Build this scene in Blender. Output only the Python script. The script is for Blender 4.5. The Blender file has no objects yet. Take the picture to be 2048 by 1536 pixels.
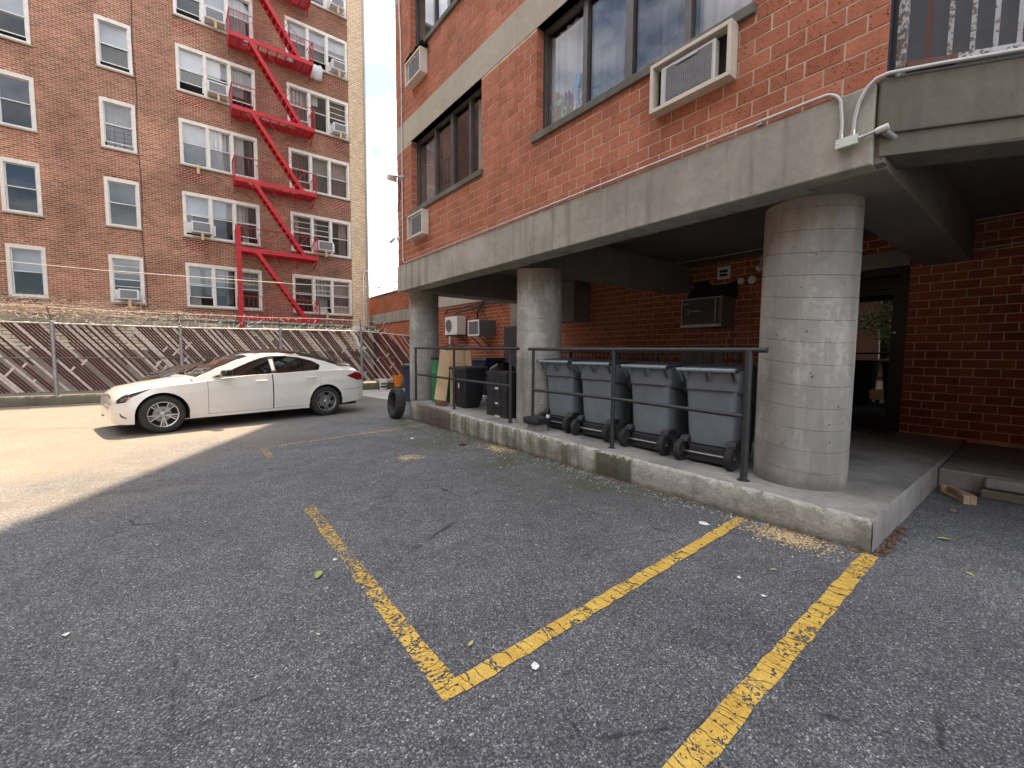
import bpy, bmesh, math, random
from mathutils import Vector, Matrix, Euler
random.seed(11)
R = math.radians
sc = bpy.context.scene
C = sc.collection

# ------------------------------------------------------------------ camera, sky, sun, exposure
CAM_H = 1.4
YAW, PITCH, ROLL, FPX = R(37.9413), R(4.1079), R(-0.3473), 855.42
cam = bpy.data.cameras.new('camera'); cam_o = bpy.data.objects.new('camera', cam); C.objects.link(cam_o)
cam.sensor_fit = 'HORIZONTAL'; cam.sensor_width = 36.0; cam.lens = FPX * 36.0 / 2048.0
cam.clip_start = 0.05; cam.clip_end = 600
_f = Vector((math.sin(YAW) * math.cos(PITCH), math.cos(YAW) * math.cos(PITCH), -math.sin(PITCH)))
_r = Vector((math.cos(YAW), -math.sin(YAW), 0)); _d = _f.cross(_r)
_r2 = _r * math.cos(ROLL) + _d * math.sin(ROLL); _d2 = _d * math.cos(ROLL) - _r * math.sin(ROLL)
_m = Matrix((_r2, -_d2, -_f)).transposed().to_4x4(); _m.translation = Vector((0, 0, CAM_H))
cam_o.matrix_world = _m
sc.camera = cam_o

SUN_AZ, SUN_EL = R(30.0), R(69.5)
w = bpy.data.worlds.new('World'); sc.world = w; w.use_nodes = True
nt = w.node_tree; nt.nodes.clear()
def wn(t, **k):
    n = nt.nodes.new(t)
    for a, b in k.items(): setattr(n, a, b)
    return n
sky = wn('ShaderNodeTexSky', sky_type='NISHITA', sun_disc=False, sun_elevation=SUN_EL, sun_rotation=SUN_AZ, air_density=1.0, dust_density=1.5)
bg = wn('ShaderNodeBackground'); out = wn('ShaderNodeOutputWorld')
tc = wn('ShaderNodeTexCoord'); mp = wn('ShaderNodeMapping'); mp.inputs['Scale'].default_value = (1, 1, 2.2)
nz = wn('ShaderNodeTexNoise'); nz.inputs['Scale'].default_value = 2.6; nz.inputs['Detail'].default_value = 6; nz.inputs['Roughness'].default_value = 0.55
rp = wn('ShaderNodeValToRGB'); rp.color_ramp.elements[0].position = 0.39; rp.color_ramp.elements[1].position = 0.63
mx = wn('ShaderNodeMix', data_type='RGBA'); mx.inputs['B'].default_value = (9.3, 9.2, 9.1, 1)
nt.links.new(tc.outputs['Generated'], mp.inputs['Vector']); nt.links.new(mp.outputs[0], nz.inputs['Vector'])
nt.links.new(nz.outputs[0], rp.inputs[0]); nt.links.new(rp.outputs[0], mx.inputs['Factor'])
dim = wn('ShaderNodeMix', data_type='RGBA', blend_type='MULTIPLY'); dim.inputs['Factor'].default_value = 1.0; dim.inputs['B'].default_value = (0.62, 0.62, 0.62, 1)
mp.inputs['Location'].default_value = (1.37, 0.71, 0.33)
nt.links.new(sky.outputs[0], dim.inputs['A']); nt.links.new(dim.outputs['Result'], mx.inputs['A']); nt.links.new(mx.outputs['Result'], bg.inputs['Color'])
bg.inputs['Strength'].default_value = 0.12
nt.links.new(bg.outputs[0], out.inputs[0])
sun = bpy.data.lights.new('sun', 'SUN'); sun.energy = 3.2; sun.angle = R(0.16); sun.color = (1.0, 0.82, 0.59)
sun_o = bpy.data.objects.new('sun', sun); C.objects.link(sun_o)
_s = Vector((math.cos(SUN_EL) * math.sin(SUN_AZ), math.cos(SUN_EL) * math.cos(SUN_AZ), math.sin(SUN_EL)))
sun_o.rotation_euler = (-_s).to_track_quat('-Z', 'Y').to_euler()
sun_o.location = (0, 0, 60)
sc.view_settings.view_transform = 'Standard'; sc.view_settings.look = 'None'
sc.view_settings.gamma = 1; sc.view_settings.use_curve_mapping = False
sc.view_settings.exposure = 2.05
sc.render.engine = 'CYCLES'
sc.cycles.max_bounces = 8; sc.cycles.diffuse_bounces = 4; sc.cycles.transparent_max_bounces = 12
sc.cycles.use_denoising = True

# ------------------------------------------------------------------ materials
MATS = {}
class NT:
    def __init__(s, name):
        s.m = bpy.data.materials.new(name); s.m.use_nodes = True
        s.t = s.m.node_tree; s.t.nodes.clear()
        s.out = s.n('ShaderNodeOutputMaterial')
        s.geo = s.n('ShaderNodeNewGeometry')
        MATS[name] = s.m
    def n(s, t, **k):
        x = s.t.nodes.new(t)
        for a, b in k.items(): setattr(x, a, b)
        return x
    def l(s, a, b): s.t.links.new(a, b)
    def pos(s, scale=(1, 1, 1), src=None):
        v = s.n('ShaderNodeMapping'); v.inputs['Scale'].default_value = scale
        s.l(src or s.geo.outputs['Position'], v.inputs['Vector']); return v.outputs[0]
    def noise(s, scale, detail=4, rough=0.55, stretch=(1, 1, 1), dist=0.0):
        x = s.n('ShaderNodeTexNoise'); x.inputs['Scale'].default_value = scale; x.inputs['Detail'].default_value = detail
        x.inputs['Roughness'].default_value = rough; x.inputs['Distortion'].default_value = dist
        s.l(s.pos(stretch), x.inputs['Vector']); return x.outputs[0]
    def voro(s, scale, feature='F1', stretch=(1, 1, 1), rand=1.0):
        x = s.n('ShaderNodeTexVoronoi', feature=feature); x.inputs['Scale'].default_value = scale; x.inputs['Randomness'].default_value = rand
        s.l(s.pos(stretch), x.inputs['Vector']); return x
    def ramp(s, fac, stops):
        x = s.n('ShaderNodeValToRGB'); cr = x.color_ramp
        while len(cr.elements) < len(stops): cr.elements.new(0.5)
        for e, (p, c) in zip(cr.elements, stops):
            e.position = p; e.color = (c, c, c, 1) if isinstance(c, (int, float)) else (*c, 1)
        s.l(fac, x.inputs[0]); return x.outputs[0]
    def mix(s, fac, a, b, mode='MIX'):
        x = s.n('ShaderNodeMix', data_type='RGBA', blend_type=mode)
        for i, v in (('Factor', fac), ('A', a), ('B', b)):
            if hasattr(v, 'is_output'): s.l(v, x.inputs[i])
            elif i == 'Factor': x.inputs[i].default_value = v
            else: x.inputs[i].default_value = (*v, 1)
        return x.outputs['Result']
    def math(s, op, a, b=0.0, clamp=False):
        x = s.n('ShaderNodeMath', operation=op, use_clamp=clamp)
        for i, v in enumerate((a, b)):
            if hasattr(v, 'is_output'): s.l(v, x.inputs[i])
            else: x.inputs[i].default_value = v
        return x.outputs[0]
    def xyz(s):
        x = s.n('ShaderNodeSeparateXYZ'); s.l(s.geo.outputs['Position'], x.inputs[0]); return x.outputs
    def bsdf(s, col, rough=0.6, metal=0.0, bump=None, bstr=0.3, bdist=0.01, spec=0.5, coat=0.0):
        b = s.n('ShaderNodeBsdfPrincipled')
        if hasattr(col, 'is_output'): s.l(col, b.inputs['Base Color'])
        else: b.inputs['Base Color'].default_value = (*col, 1)
        if hasattr(rough, 'is_output'): s.l(rough, b.inputs['Roughness'])
        else: b.inputs['Roughness'].default_value = rough
        b.inputs['Metallic'].default_value = metal
        b.inputs['Specular IOR Level'].default_value = spec
        b.inputs['Coat Weight'].default_value = coat; b.inputs['Coat Roughness'].default_value = 0.04
        if bump is not None:
            u = s.n('ShaderNodeBump'); u.inputs['Strength'].default_value = bstr; u.inputs['Distance'].default_value = bdist
            s.l(bump, u.inputs['Height']); s.l(u.outputs[0], b.inputs['Normal'])
        s.l(b.outputs[0], s.out.inputs[0]); return b

def simple(name, col, rough=0.6, metal=0.0, var=0.25, scale=9.0, bstr=0.08, spec=0.5, coat=0.0, fine=60.0):
    """a plain material with blotchy wear and a little grain"""
    t = NT(name)
    a = t.noise(scale, 5, 0.6)
    dark = tuple(c * (1 - var) for c in col); lite = tuple(min(1, c * (1 + var * 0.6)) for c in col)
    c = t.mix(t.ramp(a, [(0.3, 0.0), (0.7, 1.0)]), dark, lite)
    rr = t.math('ADD', t.math('MULTIPLY', t.noise(scale * 2.3, 4), 0.25), rough - 0.12)
    t.bsdf(c, rr, metal, t.noise(fine, 3) if bstr else None, bstr, 0.004, spec, coat)
    return t.m

def asphalt():
    t = NT('asphalt')
    v = t.voro(135); cellc = t.n('ShaderNodeSeparateColor'); t.l(v.outputs['Color'], cellc.inputs[0])
    v2 = t.voro(240); c2 = t.n('ShaderNodeSeparateColor'); t.l(v2.outputs['Color'], c2.inputs[0])
    base = t.ramp(cellc.outputs[0], [(0.0, (0.075, 0.078, 0.086)), (0.45, (0.115, 0.119, 0.128)), (0.8, (0.175, 0.179, 0.188)), (0.97, (0.25, 0.25, 0.255)), (1.0, (0.48, 0.47, 0.46))])
    gap = t.ramp(v.outputs['Distance'], [(0.0, 1.0), (0.45, 0.92), (0.75, 0.6)])
    base = t.mix(1.0, base, gap, 'MULTIPLY')
    fine = t.ramp(c2.outputs[0], [(0.0, 0.5), (0.6, 1.0), (0.93, 1.5), (1.0, 2.6)])
    base = t.mix(0.9, base, fine, 'MULTIPLY')
    big = t.ramp(t.noise(0.42, 6, 0.68, dist=0.8), [(0.3, (0.72, 0.73, 0.75)), (0.7, (1.28, 1.27, 1.24))])
    base = t.mix(1.0, base, big, 'MULTIPLY')
    med = t.ramp(t.noise(4.5, 4, 0.65), [(0.3, 0.84), (0.7, 1.15)])
    base = t.mix(1.0, base, med, 'MULTIPLY')
    # wandering hairline cracks
    crk = t.voro(0.9, 'DISTANCE_TO_EDGE'); wob = t.noise(7, 3)
    crm = t.math('MULTIPLY', t.ramp(t.math('ADD', crk.outputs['Distance'], t.math('MULTIPLY', t.math('SUBTRACT', wob, 0.5), 0.05)), [(0.0, 1.0), (0.006, 0.0)]), t.ramp(t.noise(0.8, 2), [(0.48, 0.0), (0.62, 0.75)]))
    base = t.mix(crm, base, (0.02, 0.02, 0.022))
    # moss and wet dirt along the platform edge, sunlit tan painted in further off
    x, y, z = t.xyz()
    near = t.math('ADD', t.math('MULTIPLY', t.math('SUBTRACT', x, 2.45), 0.95), t.math('MULTIPLY', t.math('SUBTRACT', t.noise(1.3, 5, 0.65), 0.5), 2.2))
    band = t.math('MULTIPLY', t.math('MULTIPLY', t.math('SUBTRACT', y, 1.9), 1.2, True), t.math('MULTIPLY', t.math('SUBTRACT', 9.5, y), 1.0, True))
    moss = t.math('MULTIPLY', t.math('MULTIPLY', near, band, True), t.ramp(t.noise(2.2, 4), [(0.35, 0.15), (0.62, 0.95)]), True)
    base = t.mix(t.math('MULTIPLY', moss, 0.8), base, t.mix(t.noise(30, 3), (0.030, 0.034, 0.014), (0.085, 0.085, 0.042)))
    sunlit_tint = t.ramp(t.math('ADD', t.math('MULTIPLY', t.math('SUBTRACT', t.math('SUBTRACT', y, x), 6.0), 0.10), t.math('MULTIPLY', t.noise(0.7, 4), 0.6)), [(0.24, 0.0), (0.60, 0.5)])
    base = t.mix(sunlit_tint, base, (0.27, 0.215, 0.155))
    oil = t.voro(0.75); om = t.math('MULTIPLY', t.ramp(t.math('ADD', oil.outputs['Distance'], t.math('MULTIPLY', t.noise(9, 3), 0.12)), [(0.035, 1.0), (0.075, 0.0)]), 0.5)
    base = t.mix(om, base, (0.028, 0.029, 0.033))
    h = t.math('SUBTRACT', 1.0, v.outputs['Distance'])
    t.bsdf(base, 0.82, 0, h, 0.5, 0.005, 0.3)
    return t.m

def concrete(name, col, streak=0.5, pits=True, moss=0.0, dirt=0.35, scale=1.0):
    t = NT(name)
    n1 = t.ramp(t.noise(1.1 * scale, 6, 0.62), [(0.25, 1 - dirt), (0.75, 1 + dirt * 0.55)])
    c = t.mix(1.0, col, n1, 'MULTIPLY')
    c = t.mix(1.0, c, t.ramp(t.noise(14 * scale, 5, 0.7), [(0.25, 0.84), (0.75, 1.13)]), 'MULTIPLY')
    if streak:
        st = t.noise(5.5, 4, 0.6, (1, 1, 0.09))
        c = t.mix(t.math('MULTIPLY', t.ramp(st, [(0.50, 0.0), (0.68, 1.0)]), streak), c, tuple(k * 0.45 for k in col))
        st2 = t.noise(7.5, 3, 0.6, (1, 1, 0.07))
        c = t.mix(t.math('MULTIPLY', t.ramp(st2, [(0.60, 0.0), (0.74, 1.0)]), streak * 0.5), c, tuple(min(1, k * 1.5) for k in col))
    hb = t.noise(45, 4, 0.7)
    if pits:
        zz = t.xyz()[2]
        head = t.math('MULTIPLY', t.ramp(t.math('ADD', t.math('MULTIPLY', t.math('SUBTRACT', zz, 2.0), 0.62), t.math('MULTIPLY', t.noise(4.5, 5, 0.65, (1, 1, 0.25)), 0.6)), [(0.52, 0.0), (0.66, 1.0)]), 0.8)
        c = t.mix(head, c, t.mix(t.noise(9, 4), (0.12, 0.085, 0.055), (0.30, 0.245, 0.18)))
        wet = t.ramp(t.math('ADD', t.noise(3.1, 6, 0.7, (1, 1, 0.5)), t.math('MULTIPLY', t.noise(22, 3), 0.12)), [(0.54, 0.0), (0.56, 0.5)])
        c = t.mix(wet, c, tuple(k * 0.55 for k in col))
        foot = t.ramp(t.math('SUBTRACT', zz, t.math('MULTIPLY', t.noise(6, 4), 0.22)), [(0.16, 0.75), (0.30, 0.0)])
        c = t.mix(foot, c, (0.12, 0.11, 0.09))
    if pits:
        v = t.voro(13); pm = t.ramp(t.math('ADD', v.outputs['Distance'], t.math('MULTIPLY', t.noise(4, 2), 0.22)), [(0.165, 1.0), (0.2, 0.0)])
        c = t.mix(t.math('MULTIPLY', pm, 0.85), c, (0.035, 0.033, 0.03))
        hb = t.math('SUBTRACT', hb, t.math('MULTIPLY', pm, 2.0))
    if moss:
        mm = t.math('MULTIPLY', t.ramp(t.noise(1.9, 5, 0.6, (1, 1, 0.5)), [(0.46, 0.0), (0.6, 1.0)]), moss)
        c = t.mix(mm, c, t.mix(t.noise(20, 3), (0.035, 0.04, 0.018), (0.10, 0.105, 0.06)))
    t.bsdf(c, 0.85, 0, hb, 0.35, 0.006, 0.3)
    return t.m

def kerb_mat():
    t = NT('kerb_concrete')
    x, y, z = t.xyz()
    c = t.mix(t.ramp(t.noise(3.2, 6, 0.68), [(0.3, 0.0), (0.7, 1.0)]), (0.21, 0.195, 0.165), (0.46, 0.44, 0.39))
    st = t.ramp(t.noise(3.4, 4, 0.6, (1, 1.5, 0.12)), [(0.44, 0.0), (0.56, 1.0)])
    mid = t.math('MULTIPLY', t.math('MULTIPLY', t.math('SUBTRACT', y, 2.0), 2.0, True), t.math('MULTIPLY', t.math('SUBTRACT', 8.4, y), 3.0, True))
    mossc = t.mix(t.noise(26, 4), (0.028, 0.033, 0.014), (0.10, 0.105, 0.055))
    c = t.mix(t.math('MULTIPLY', st, t.math('MULTIPLY', mid, 0.6)), c, mossc)
    # one smooth mossy patch and the old brown paint at the far end
    pat = t.math('MULTIPLY', t.ramp(t.math('ABSOLUTE', t.math('SUBTRACT', y, 3.02)), [(0.0, 1.0), (0.24, 1.0), (0.27, 0.0)]), 0.9)
    c = t.mix(pat, c, t.mix(t.noise(9, 3), (0.045, 0.05, 0.028), (0.105, 0.105, 0.066)))
    pat2 = t.math('MULTIPLY', t.ramp(t.math('ABSOLUTE', t.math('SUBTRACT', y, 2.45)), [(0.0, 1.0), (0.30, 1.0), (0.36, 0.0)]), t.ramp(t.noise(4, 4), [(0.42, 0.0), (0.47, 1.0)]))
    c = t.mix(pat2, c, (0.36, 0.345, 0.30))
    br = t.ramp(t.math('ADD', y, t.math('MULTIPLY', t.noise(5, 3), 0.2)), [(0.0, 0.0), (0.663, 0.0), (0.668, 1.0), (0.80, 1.0), (0.835, 0.25)])
    ysc = t.math('ADD', t.math('MULTIPLY', y, 0.1), t.math('MULTIPLY', t.noise(5, 3), 0.02))
    br = t.ramp(ysc, [(0.0, 0.0), (0.675, 0.0), (0.68, 0.85), (0.79, 0.85), (0.815, 0.2)])
    c = t.mix(br, c, t.mix(t.noise(6, 4), (0.055, 0.038, 0.034), (0.12, 0.09, 0.078)))
    ed = t.math('SUBTRACT', z, t.math('ADD', 0.23, t.math('MULTIPLY', y, 0.0187)))
    chip = t.math('MULTIPLY', t.ramp(t.math('ADD', ed, t.math('MULTIPLY', t.math('SUBTRACT', t.noise(9, 5, 0.7), 0.5), 0.16)), [(0.0, 0.0), (0.5, 0.0)]), 1.0)
    chip = t.ramp(t.math('ADD', t.math('MULTIPLY', ed, 6.0), t.math('MULTIPLY', t.noise(11, 6, 0.75, (1, 1, 2.2)), 1.6)), [(0.60, 0.0), (0.72, 0.8)])
    c = t.mix(t.math('MULTIPLY', chip, t.ramp(t.math('MULTIPLY', y, 0.1), [(0.66, 1.0), (0.68, 0.25)])), c, (0.50, 0.48, 0.43))
    cr = t.ramp(t.noise(3.4, 6, 0.75, (1, 1, 1.2), 0.5), [(0.47, 0.0), (0.495, 0.9), (0.505, 0.9), (0.53, 0.0)])
    c = t.mix(t.math('MULTIPLY', cr, 0.3), c, (0.05, 0.045, 0.035))
    dz = t.ramp(t.math('ADD', z, t.math('MULTIPLY', t.noise(6, 3), 0.08)), [(0.03, 0.75), (0.1, 0.0)])
    c = t.mix(dz, c, (0.07, 0.062, 0.045))
    t.bsdf(c, 0.88, 0, t.noise(16, 6, 0.7), 0.8, 0.02, 0.3)
    return t.m

def brick_piece(name, cols, speck=0.0, rough=0.85):
    """single bricks: colour differs from brick to brick (attribute 'rnd' on the joined ones, object random on the single ones)"""
    t = NT(name)
    at = t.n('ShaderNodeAttribute', attribute_name='rnd'); oi = t.n('ShaderNodeObjectInfo')
    r = t.math('FRACT', t.math('ADD', at.outputs['Fac'], oi.outputs['Random']))
    c = t.ramp(r, [(i / (len(cols) - 1), k) for i, k in enumerate(cols)])
    c = t.mix(1.0, c, t.ramp(t.noise(3.5, 5), [(0.3, 0.82), (0.7, 1.12)]), 'MULTIPLY')
    c = t.mix(1.0, c, t.ramp(t.noise(0.9, 5, 0.65, (1, 1, 0.6)), [(0.3, (0.74, 0.72, 0.72)), (0.7, (1.10, 1.12, 1.14))]), 'MULTIPLY')
    c = t.mix(t.math('MULTIPLY', t.ramp(t.noise(6, 4, 0.7, (1, 1, 0.12)), [(0.58, 0.0), (0.72, 1.0)]), 0.4), c, (0.07, 0.045, 0.035))
    c = t.mix(1.0, c, t.ramp(t.noise(55, 4, 0.7), [(0.3, 0.82), (0.7, 1.15)]), 'MULTIPLY')
    if speck:
        v = t.voro(62); s = t.n('ShaderNodeSeparateColor'); t.l(v.outputs['Color'], s.inputs[0])
        m = t.math('MULTIPLY', t.ramp(s.outputs[0], [(0.80, 0.0), (0.84, 1.0)]), t.ramp(v.outputs['Distance'], [(0.35, 1.0), (0.5, 0.0)]))
        c = t.mix(t.math('MULTIPLY', m, speck), c, (0.07, 0.018, 0.014))
    t.bsdf(c, rough, 0, t.noise(120, 3, 0.7), 0.4, 0.003, 0.25)
    return t.m

def brick_far(name, c1, c2, mortar, bw, bh, ms, big=0.35, axis='x', dark=None):
    t = NT(name)
    x, y, z = t.xyz(); v = t.n('ShaderNodeCombineXYZ'); t.l(x if axis == 'x' else y, v.inputs[0]); t.l(z, v.inputs[1])
    b = t.n('ShaderNodeTexBrick'); b.offset = 0.5; t.l(v.outputs[0], b.inputs['Vector'])
    b.inputs['Scale'].default_value = 1.0; b.inputs['Brick Width'].default_value = bw; b.inputs['Row Height'].default_value = bh
    b.inputs['Mortar Size'].default_value = ms; b.inputs['Mortar Smooth'].default_value = 0.3; b.inputs['Bias'].default_value = -0.1
    b.inputs['Color1'].default_value = (*c1, 1); b.inputs['Color2'].default_value = (*c2, 1); b.inputs['Mortar'].default_value = (*mortar, 1)
    c = b.outputs['Color']
    if dark:
        c = t.mix(t.ramp(t.math('ADD', t.math('MULTIPLY', x, 0.10), t.noise(0.45, 4, 0.6)), [(0.45, 0.0), (0.85, 0.8)]), c, t.mix(1.0, c, dark, 'MULTIPLY'))
    c = t.mix(1.0, c, t.ramp(t.noise(0.55, 5, 0.6), [(0.3, 1 - big), (0.7, 1 + big * 0.5)]), 'MULTIPLY')
    c = t.mix(1.0, c, t.ramp(t.noise(9, 3, 0.7, (0.35, 0.35, 1.6)), [(0.3, 0.72), (0.7, 1.22)]), 'MULTIPLY')
    t.bsdf(c, 0.9, 0, t.math('SUBTRACT', 1.0, b.outputs['Fac']), 0.6, 0.012, 0.25)
    return t.m

def glass(name, tint=(0.02, 0.025, 0.03), refl=1.0, see=0.85):
    t = NT(name)
    lw = t.n('ShaderNodeLayerWeight'); lw.inputs['Blend'].default_value = 0.5     # Schlick: two faces of a pane, either side alike
    f = t.math('MULTIPLY', t.math('ADD', t.math('MULTIPLY', t.math('POWER', lw.outputs['Facing'], 4.0), 0.9), 0.085), refl, True)
    tr = t.n('ShaderNodeBsdfTransparent'); tr.inputs[0].default_value = (see, see, see, 1)
    df = t.n('ShaderNodeBsdfDiffuse'); df.inputs[0].default_value = (*tint, 1)
    m0 = t.n('ShaderNodeMixShader'); m0.inputs[0].default_value = 0.12; t.l(tr.outputs[0], m0.inputs[1]); t.l(df.outputs[0], m0.inputs[2])
    g = t.n('ShaderNodeBsdfGlossy'); g.inputs['Roughness'].default_value = 0.015
    u = t.n('ShaderNodeBump'); u.inputs['Strength'].default_value = 0.05; u.inputs['Distance'].default_value = 0.02; t.l(t.noise(1.7, 1), u.inputs['Height']); t.l(u.outputs[0], g.inputs['Normal'])
    m = t.n('ShaderNodeMixShader'); t.l(f, m.inputs[0]); t.l(m0.outputs[0], m.inputs[1]); t.l(g.outputs[0], m.inputs[2])
    t.l(m.outputs[0], t.out.inputs[0]); return t.m

def yellow_paint(name, wear, axis, grad=None):
    t = NT(name)
    x, y, z = t.xyz()
    c = t.mix(t.ramp(t.noise(9, 5), [(0.3, 0.0), (0.7, 1.0)]), (0.56, 0.335, 0.055), (0.70, 0.475, 0.095))
    c = t.mix(t.math('MULTIPLY', t.ramp(t.noise(70, 3, 0.7), [(0.45, 0), (0.7, 1)]), 0.5), c, (0.30, 0.18, 0.04))
    v = t.voro(78); v2 = t.voro(120)
    s = t.n('ShaderNodeSeparateColor'); t.l(v.outputs['Color'], s.inputs[0])
    grit = t.math('ADD', t.math('MULTIPLY', s.outputs[0], 0.55), t.math('ADD', t.math('MULTIPLY', t.noise(52 if axis == 'y' else 34, 4, 0.7), 0.55), t.math('MULTIPLY', v2.outputs['Distance'], 0.25)))
    lvl = t.math('ADD', t.math('MULTIPLY', t.math('SUBTRACT', t.noise(2.3, 3), 0.5), 0.75), wear)
    if grad is not None: lvl = t.math('ADD', lvl, t.ramp(t.math('MULTIPLY', y, 0.1), grad))
    keep = t.ramp(t.math('SUBTRACT', grit, lvl), [(0.0, 0.0), (0.05, 1.0)])
    st = (9, 1.4, 1) if axis == 'x' else (1.4, 9, 1)
    ck = t.n('ShaderNodeTexVoronoi', feature='DISTANCE_TO_EDGE'); ck.inputs['Scale'].default_value = 1.9
    wp = t.n('ShaderNodeVectorMath', operation='ADD'); t.l(t.pos(st), wp.inputs[0])
    nv = t.n('ShaderNodeTexNoise'); nv.inputs['Scale'].default_value = 14; t.l(t.geo.outputs['Position'], nv.inputs['Vector'])
    sm = t.n('ShaderNodeVectorMath', operation='SCALE'); t.l(nv.outputs['Color'], sm.inputs[0]); sm.inputs['Scale'].default_value = 0.35
    t.l(sm.outputs[0], wp.inputs[1]); t.l(wp.outputs[0], ck.inputs['Vector'])
    keep = t.math('MULTIPLY', keep, t.ramp(ck.outputs['Distance'], [(0.018, 0.0), (0.035, 1.0)]))
    b = t.n('ShaderNodeBsdfPrincipled'); t.l(c, b.inputs['Base Color']); b.inputs['Roughness'].default_value = 0.75
    u = t.n('ShaderNodeBump'); u.inputs['Strength'].default_value = 0.5; u.inputs['Distance'].default_value = 0.004; t.l(v.outputs['Distance'], u.inputs['Height']); t.l(u.outputs[0], b.inputs['Normal'])
    tr = t.n('ShaderNodeBsdfTransparent'); m = t.n('ShaderNodeMixShader')
    t.l(keep, m.inputs[0]); t.l(tr.outputs[0], m.inputs[1]); t.l(b.outputs[0], m.inputs[2]); t.l(m.outputs[0], t.out.inputs[0])
    return t.m

def chipped(name, paint, rust, amount=0.5, scale=10):
    t = NT(name)
    m = t.ramp(t.math('ADD', t.noise(scale, 6, 0.7), t.math('MULTIPLY', t.noise(2, 2), 0.4)), [(0.78 - amount * 0.3, 0.0), (0.80 - amount * 0.3, 1.0)])
    c = t.mix(m, t.mix(t.noise(5, 3), tuple(k * 0.75 for k in paint), paint), t.mix(t.noise(30, 4), rust, tuple(k * 0.4 for k in rust)))
    t.bsdf(c, 0.65, 0, m, 0.3, 0.002); return t.m

def wood(name, col, axis=2):
    t = NT(name)
    st = [14, 14, 14]; st[axis] = 1.2
    g = t.noise(3.0, 5, 0.6, tuple(st), 0.6)
    c = t.mix(t.ramp(g, [(0.3, 0), (0.7, 1)]), tuple(k * 0.72 for k in col), col)
    t.bsdf(c, 0.65, 0, g, 0.12, 0.003); return t.m

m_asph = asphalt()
m_conc = concrete('beam_concrete', (0.37, 0.35, 0.30), 0.75, False, 0.0, 0.38)
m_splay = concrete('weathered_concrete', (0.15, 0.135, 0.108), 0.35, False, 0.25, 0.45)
m_band = concrete('smooth_concrete_band', (0.40, 0.37, 0.30), 0.10, False, 0.0, 0.16)
m_col = concrete('column_concrete', (0.44, 0.425, 0.39), 0.75, True, 0.0, 0.5)
m_slab = concrete('platform_top_concrete', (0.28, 0.27, 0.25), 0.0, False, 0.0, 0.6, 1.4)
m_kerb = kerb_mat()
m_endc = concrete('platform_end_concrete', (0.27, 0.255, 0.24), 0.5, False, 0.0, 0.3)
m_ceil = concrete('soffit_concrete', (0.19, 0.172, 0.155), 0.0, False, 0.0, 0.35, 0.7)  # dark base colour carries the dimness under the overhang
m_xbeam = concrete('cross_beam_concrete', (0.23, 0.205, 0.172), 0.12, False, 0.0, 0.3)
m_curb = concrete('old_curb_concrete', (0.17, 0.155, 0.115), 0.15, False, 0.22, 0.4)
m_pad = concrete('pale_pad_concrete', (0.42, 0.40, 0.36), 0.0, False, 0.0, 0.3)
m_mort = simple('mortar', (0.54, 0.43, 0.33), 0.9, 0, 0.3, 6, 0.3)
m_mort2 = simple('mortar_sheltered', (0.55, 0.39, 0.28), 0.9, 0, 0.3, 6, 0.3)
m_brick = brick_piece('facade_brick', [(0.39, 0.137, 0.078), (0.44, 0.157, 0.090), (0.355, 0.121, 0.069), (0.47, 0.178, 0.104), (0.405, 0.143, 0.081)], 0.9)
m_brick2 = brick_piece('sheltered_brick', [(0.28, 0.080, 0.037), (0.32, 0.094, 0.044), (0.25, 0.070, 0.032), (0.34, 0.107, 0.052), (0.29, 0.082, 0.038)], 0.0)  # darker than the facade brick: shade of the recess put into the colour
m_far = brick_far('old_red_brick', (0.44, 0.180, 0.108), (0.23, 0.092, 0.062), (0.60, 0.44, 0.32), 0.215, 0.075, 0.011, 0.38, 'x', (0.70, 0.66, 0.66))
m_cream = brick_far('cream_brick', (0.84, 0.66, 0.46), (0.72, 0.55, 0.37), (0.48, 0.33, 0.21), 0.235, 0.095, 0.014, 0.1)
m_tan = brick_far('cream_block', (0.80, 0.70, 0.53), (0.70, 0.61, 0.46), (0.17, 0.14, 0.12), 0.40, 0.13, 0.012, 0.25)
m_taupe = simple('taupe_painted_wall', (0.30, 0.25, 0.20), 0.85, 0, 0.3, 2, 0.2)
m_repair = brick_far('dark_red_repair_brick', (0.27, 0.022, 0.020), (0.13, 0.016, 0.016), (0.58, 0.42, 0.31), 0.215, 0.075, 0.012, 0.2)
m_wing = brick_far('wing_brick', (0.42, 0.130, 0.066), (0.34, 0.10, 0.052), (0.42, 0.23, 0.14), 0.25, 0.122, 0.010, 0.3, 'y')
m_white = simple('white_window_frame', (0.74, 0.69, 0.62), 0.45, 0, 0.14, 5, 0.0)
m_whitem = simple('white_enamel', (0.70, 0.69, 0.66), 0.4, 0, 0.12, 4, 0.0)
m_beige = simple('beige_sleeve', (0.56, 0.50, 0.42), 0.5, 0, 0.12, 5, 0.0)
m_bronze = simple('dark_bronze_frame', (0.085, 0.075, 0.07), 0.4, 0.3, 0.3, 8, 0.0)
m_sill = concrete('stained_sill', (0.16, 0.155, 0.135), 0.4, False, 0.5, 0.4)
m_room = simple('dark_room', (0.035, 0.032, 0.03), 0.95, 0, 0.3, 2, 0.0)
m_glass = glass('window_glass', see=0.92, refl=1.2)
m_glassl = glass('screened_glass', see=0.60, refl=0.75)
m_glassd = glass('car_glass', see=0.10, refl=1.3, tint=(0.01, 0.012, 0.015))
m_glassf = glass('facade_glass', see=0.85, refl=1.0)
m_red = simple('red_fire_escape_paint', (0.52, 0.014, 0.024), 0.45, 0, 0.2, 6, 0.05)
m_redd = simple('worn_red_paint', (0.42, 0.014, 0.022), 0.55, 0, 0.35, 8, 0.05)
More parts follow.
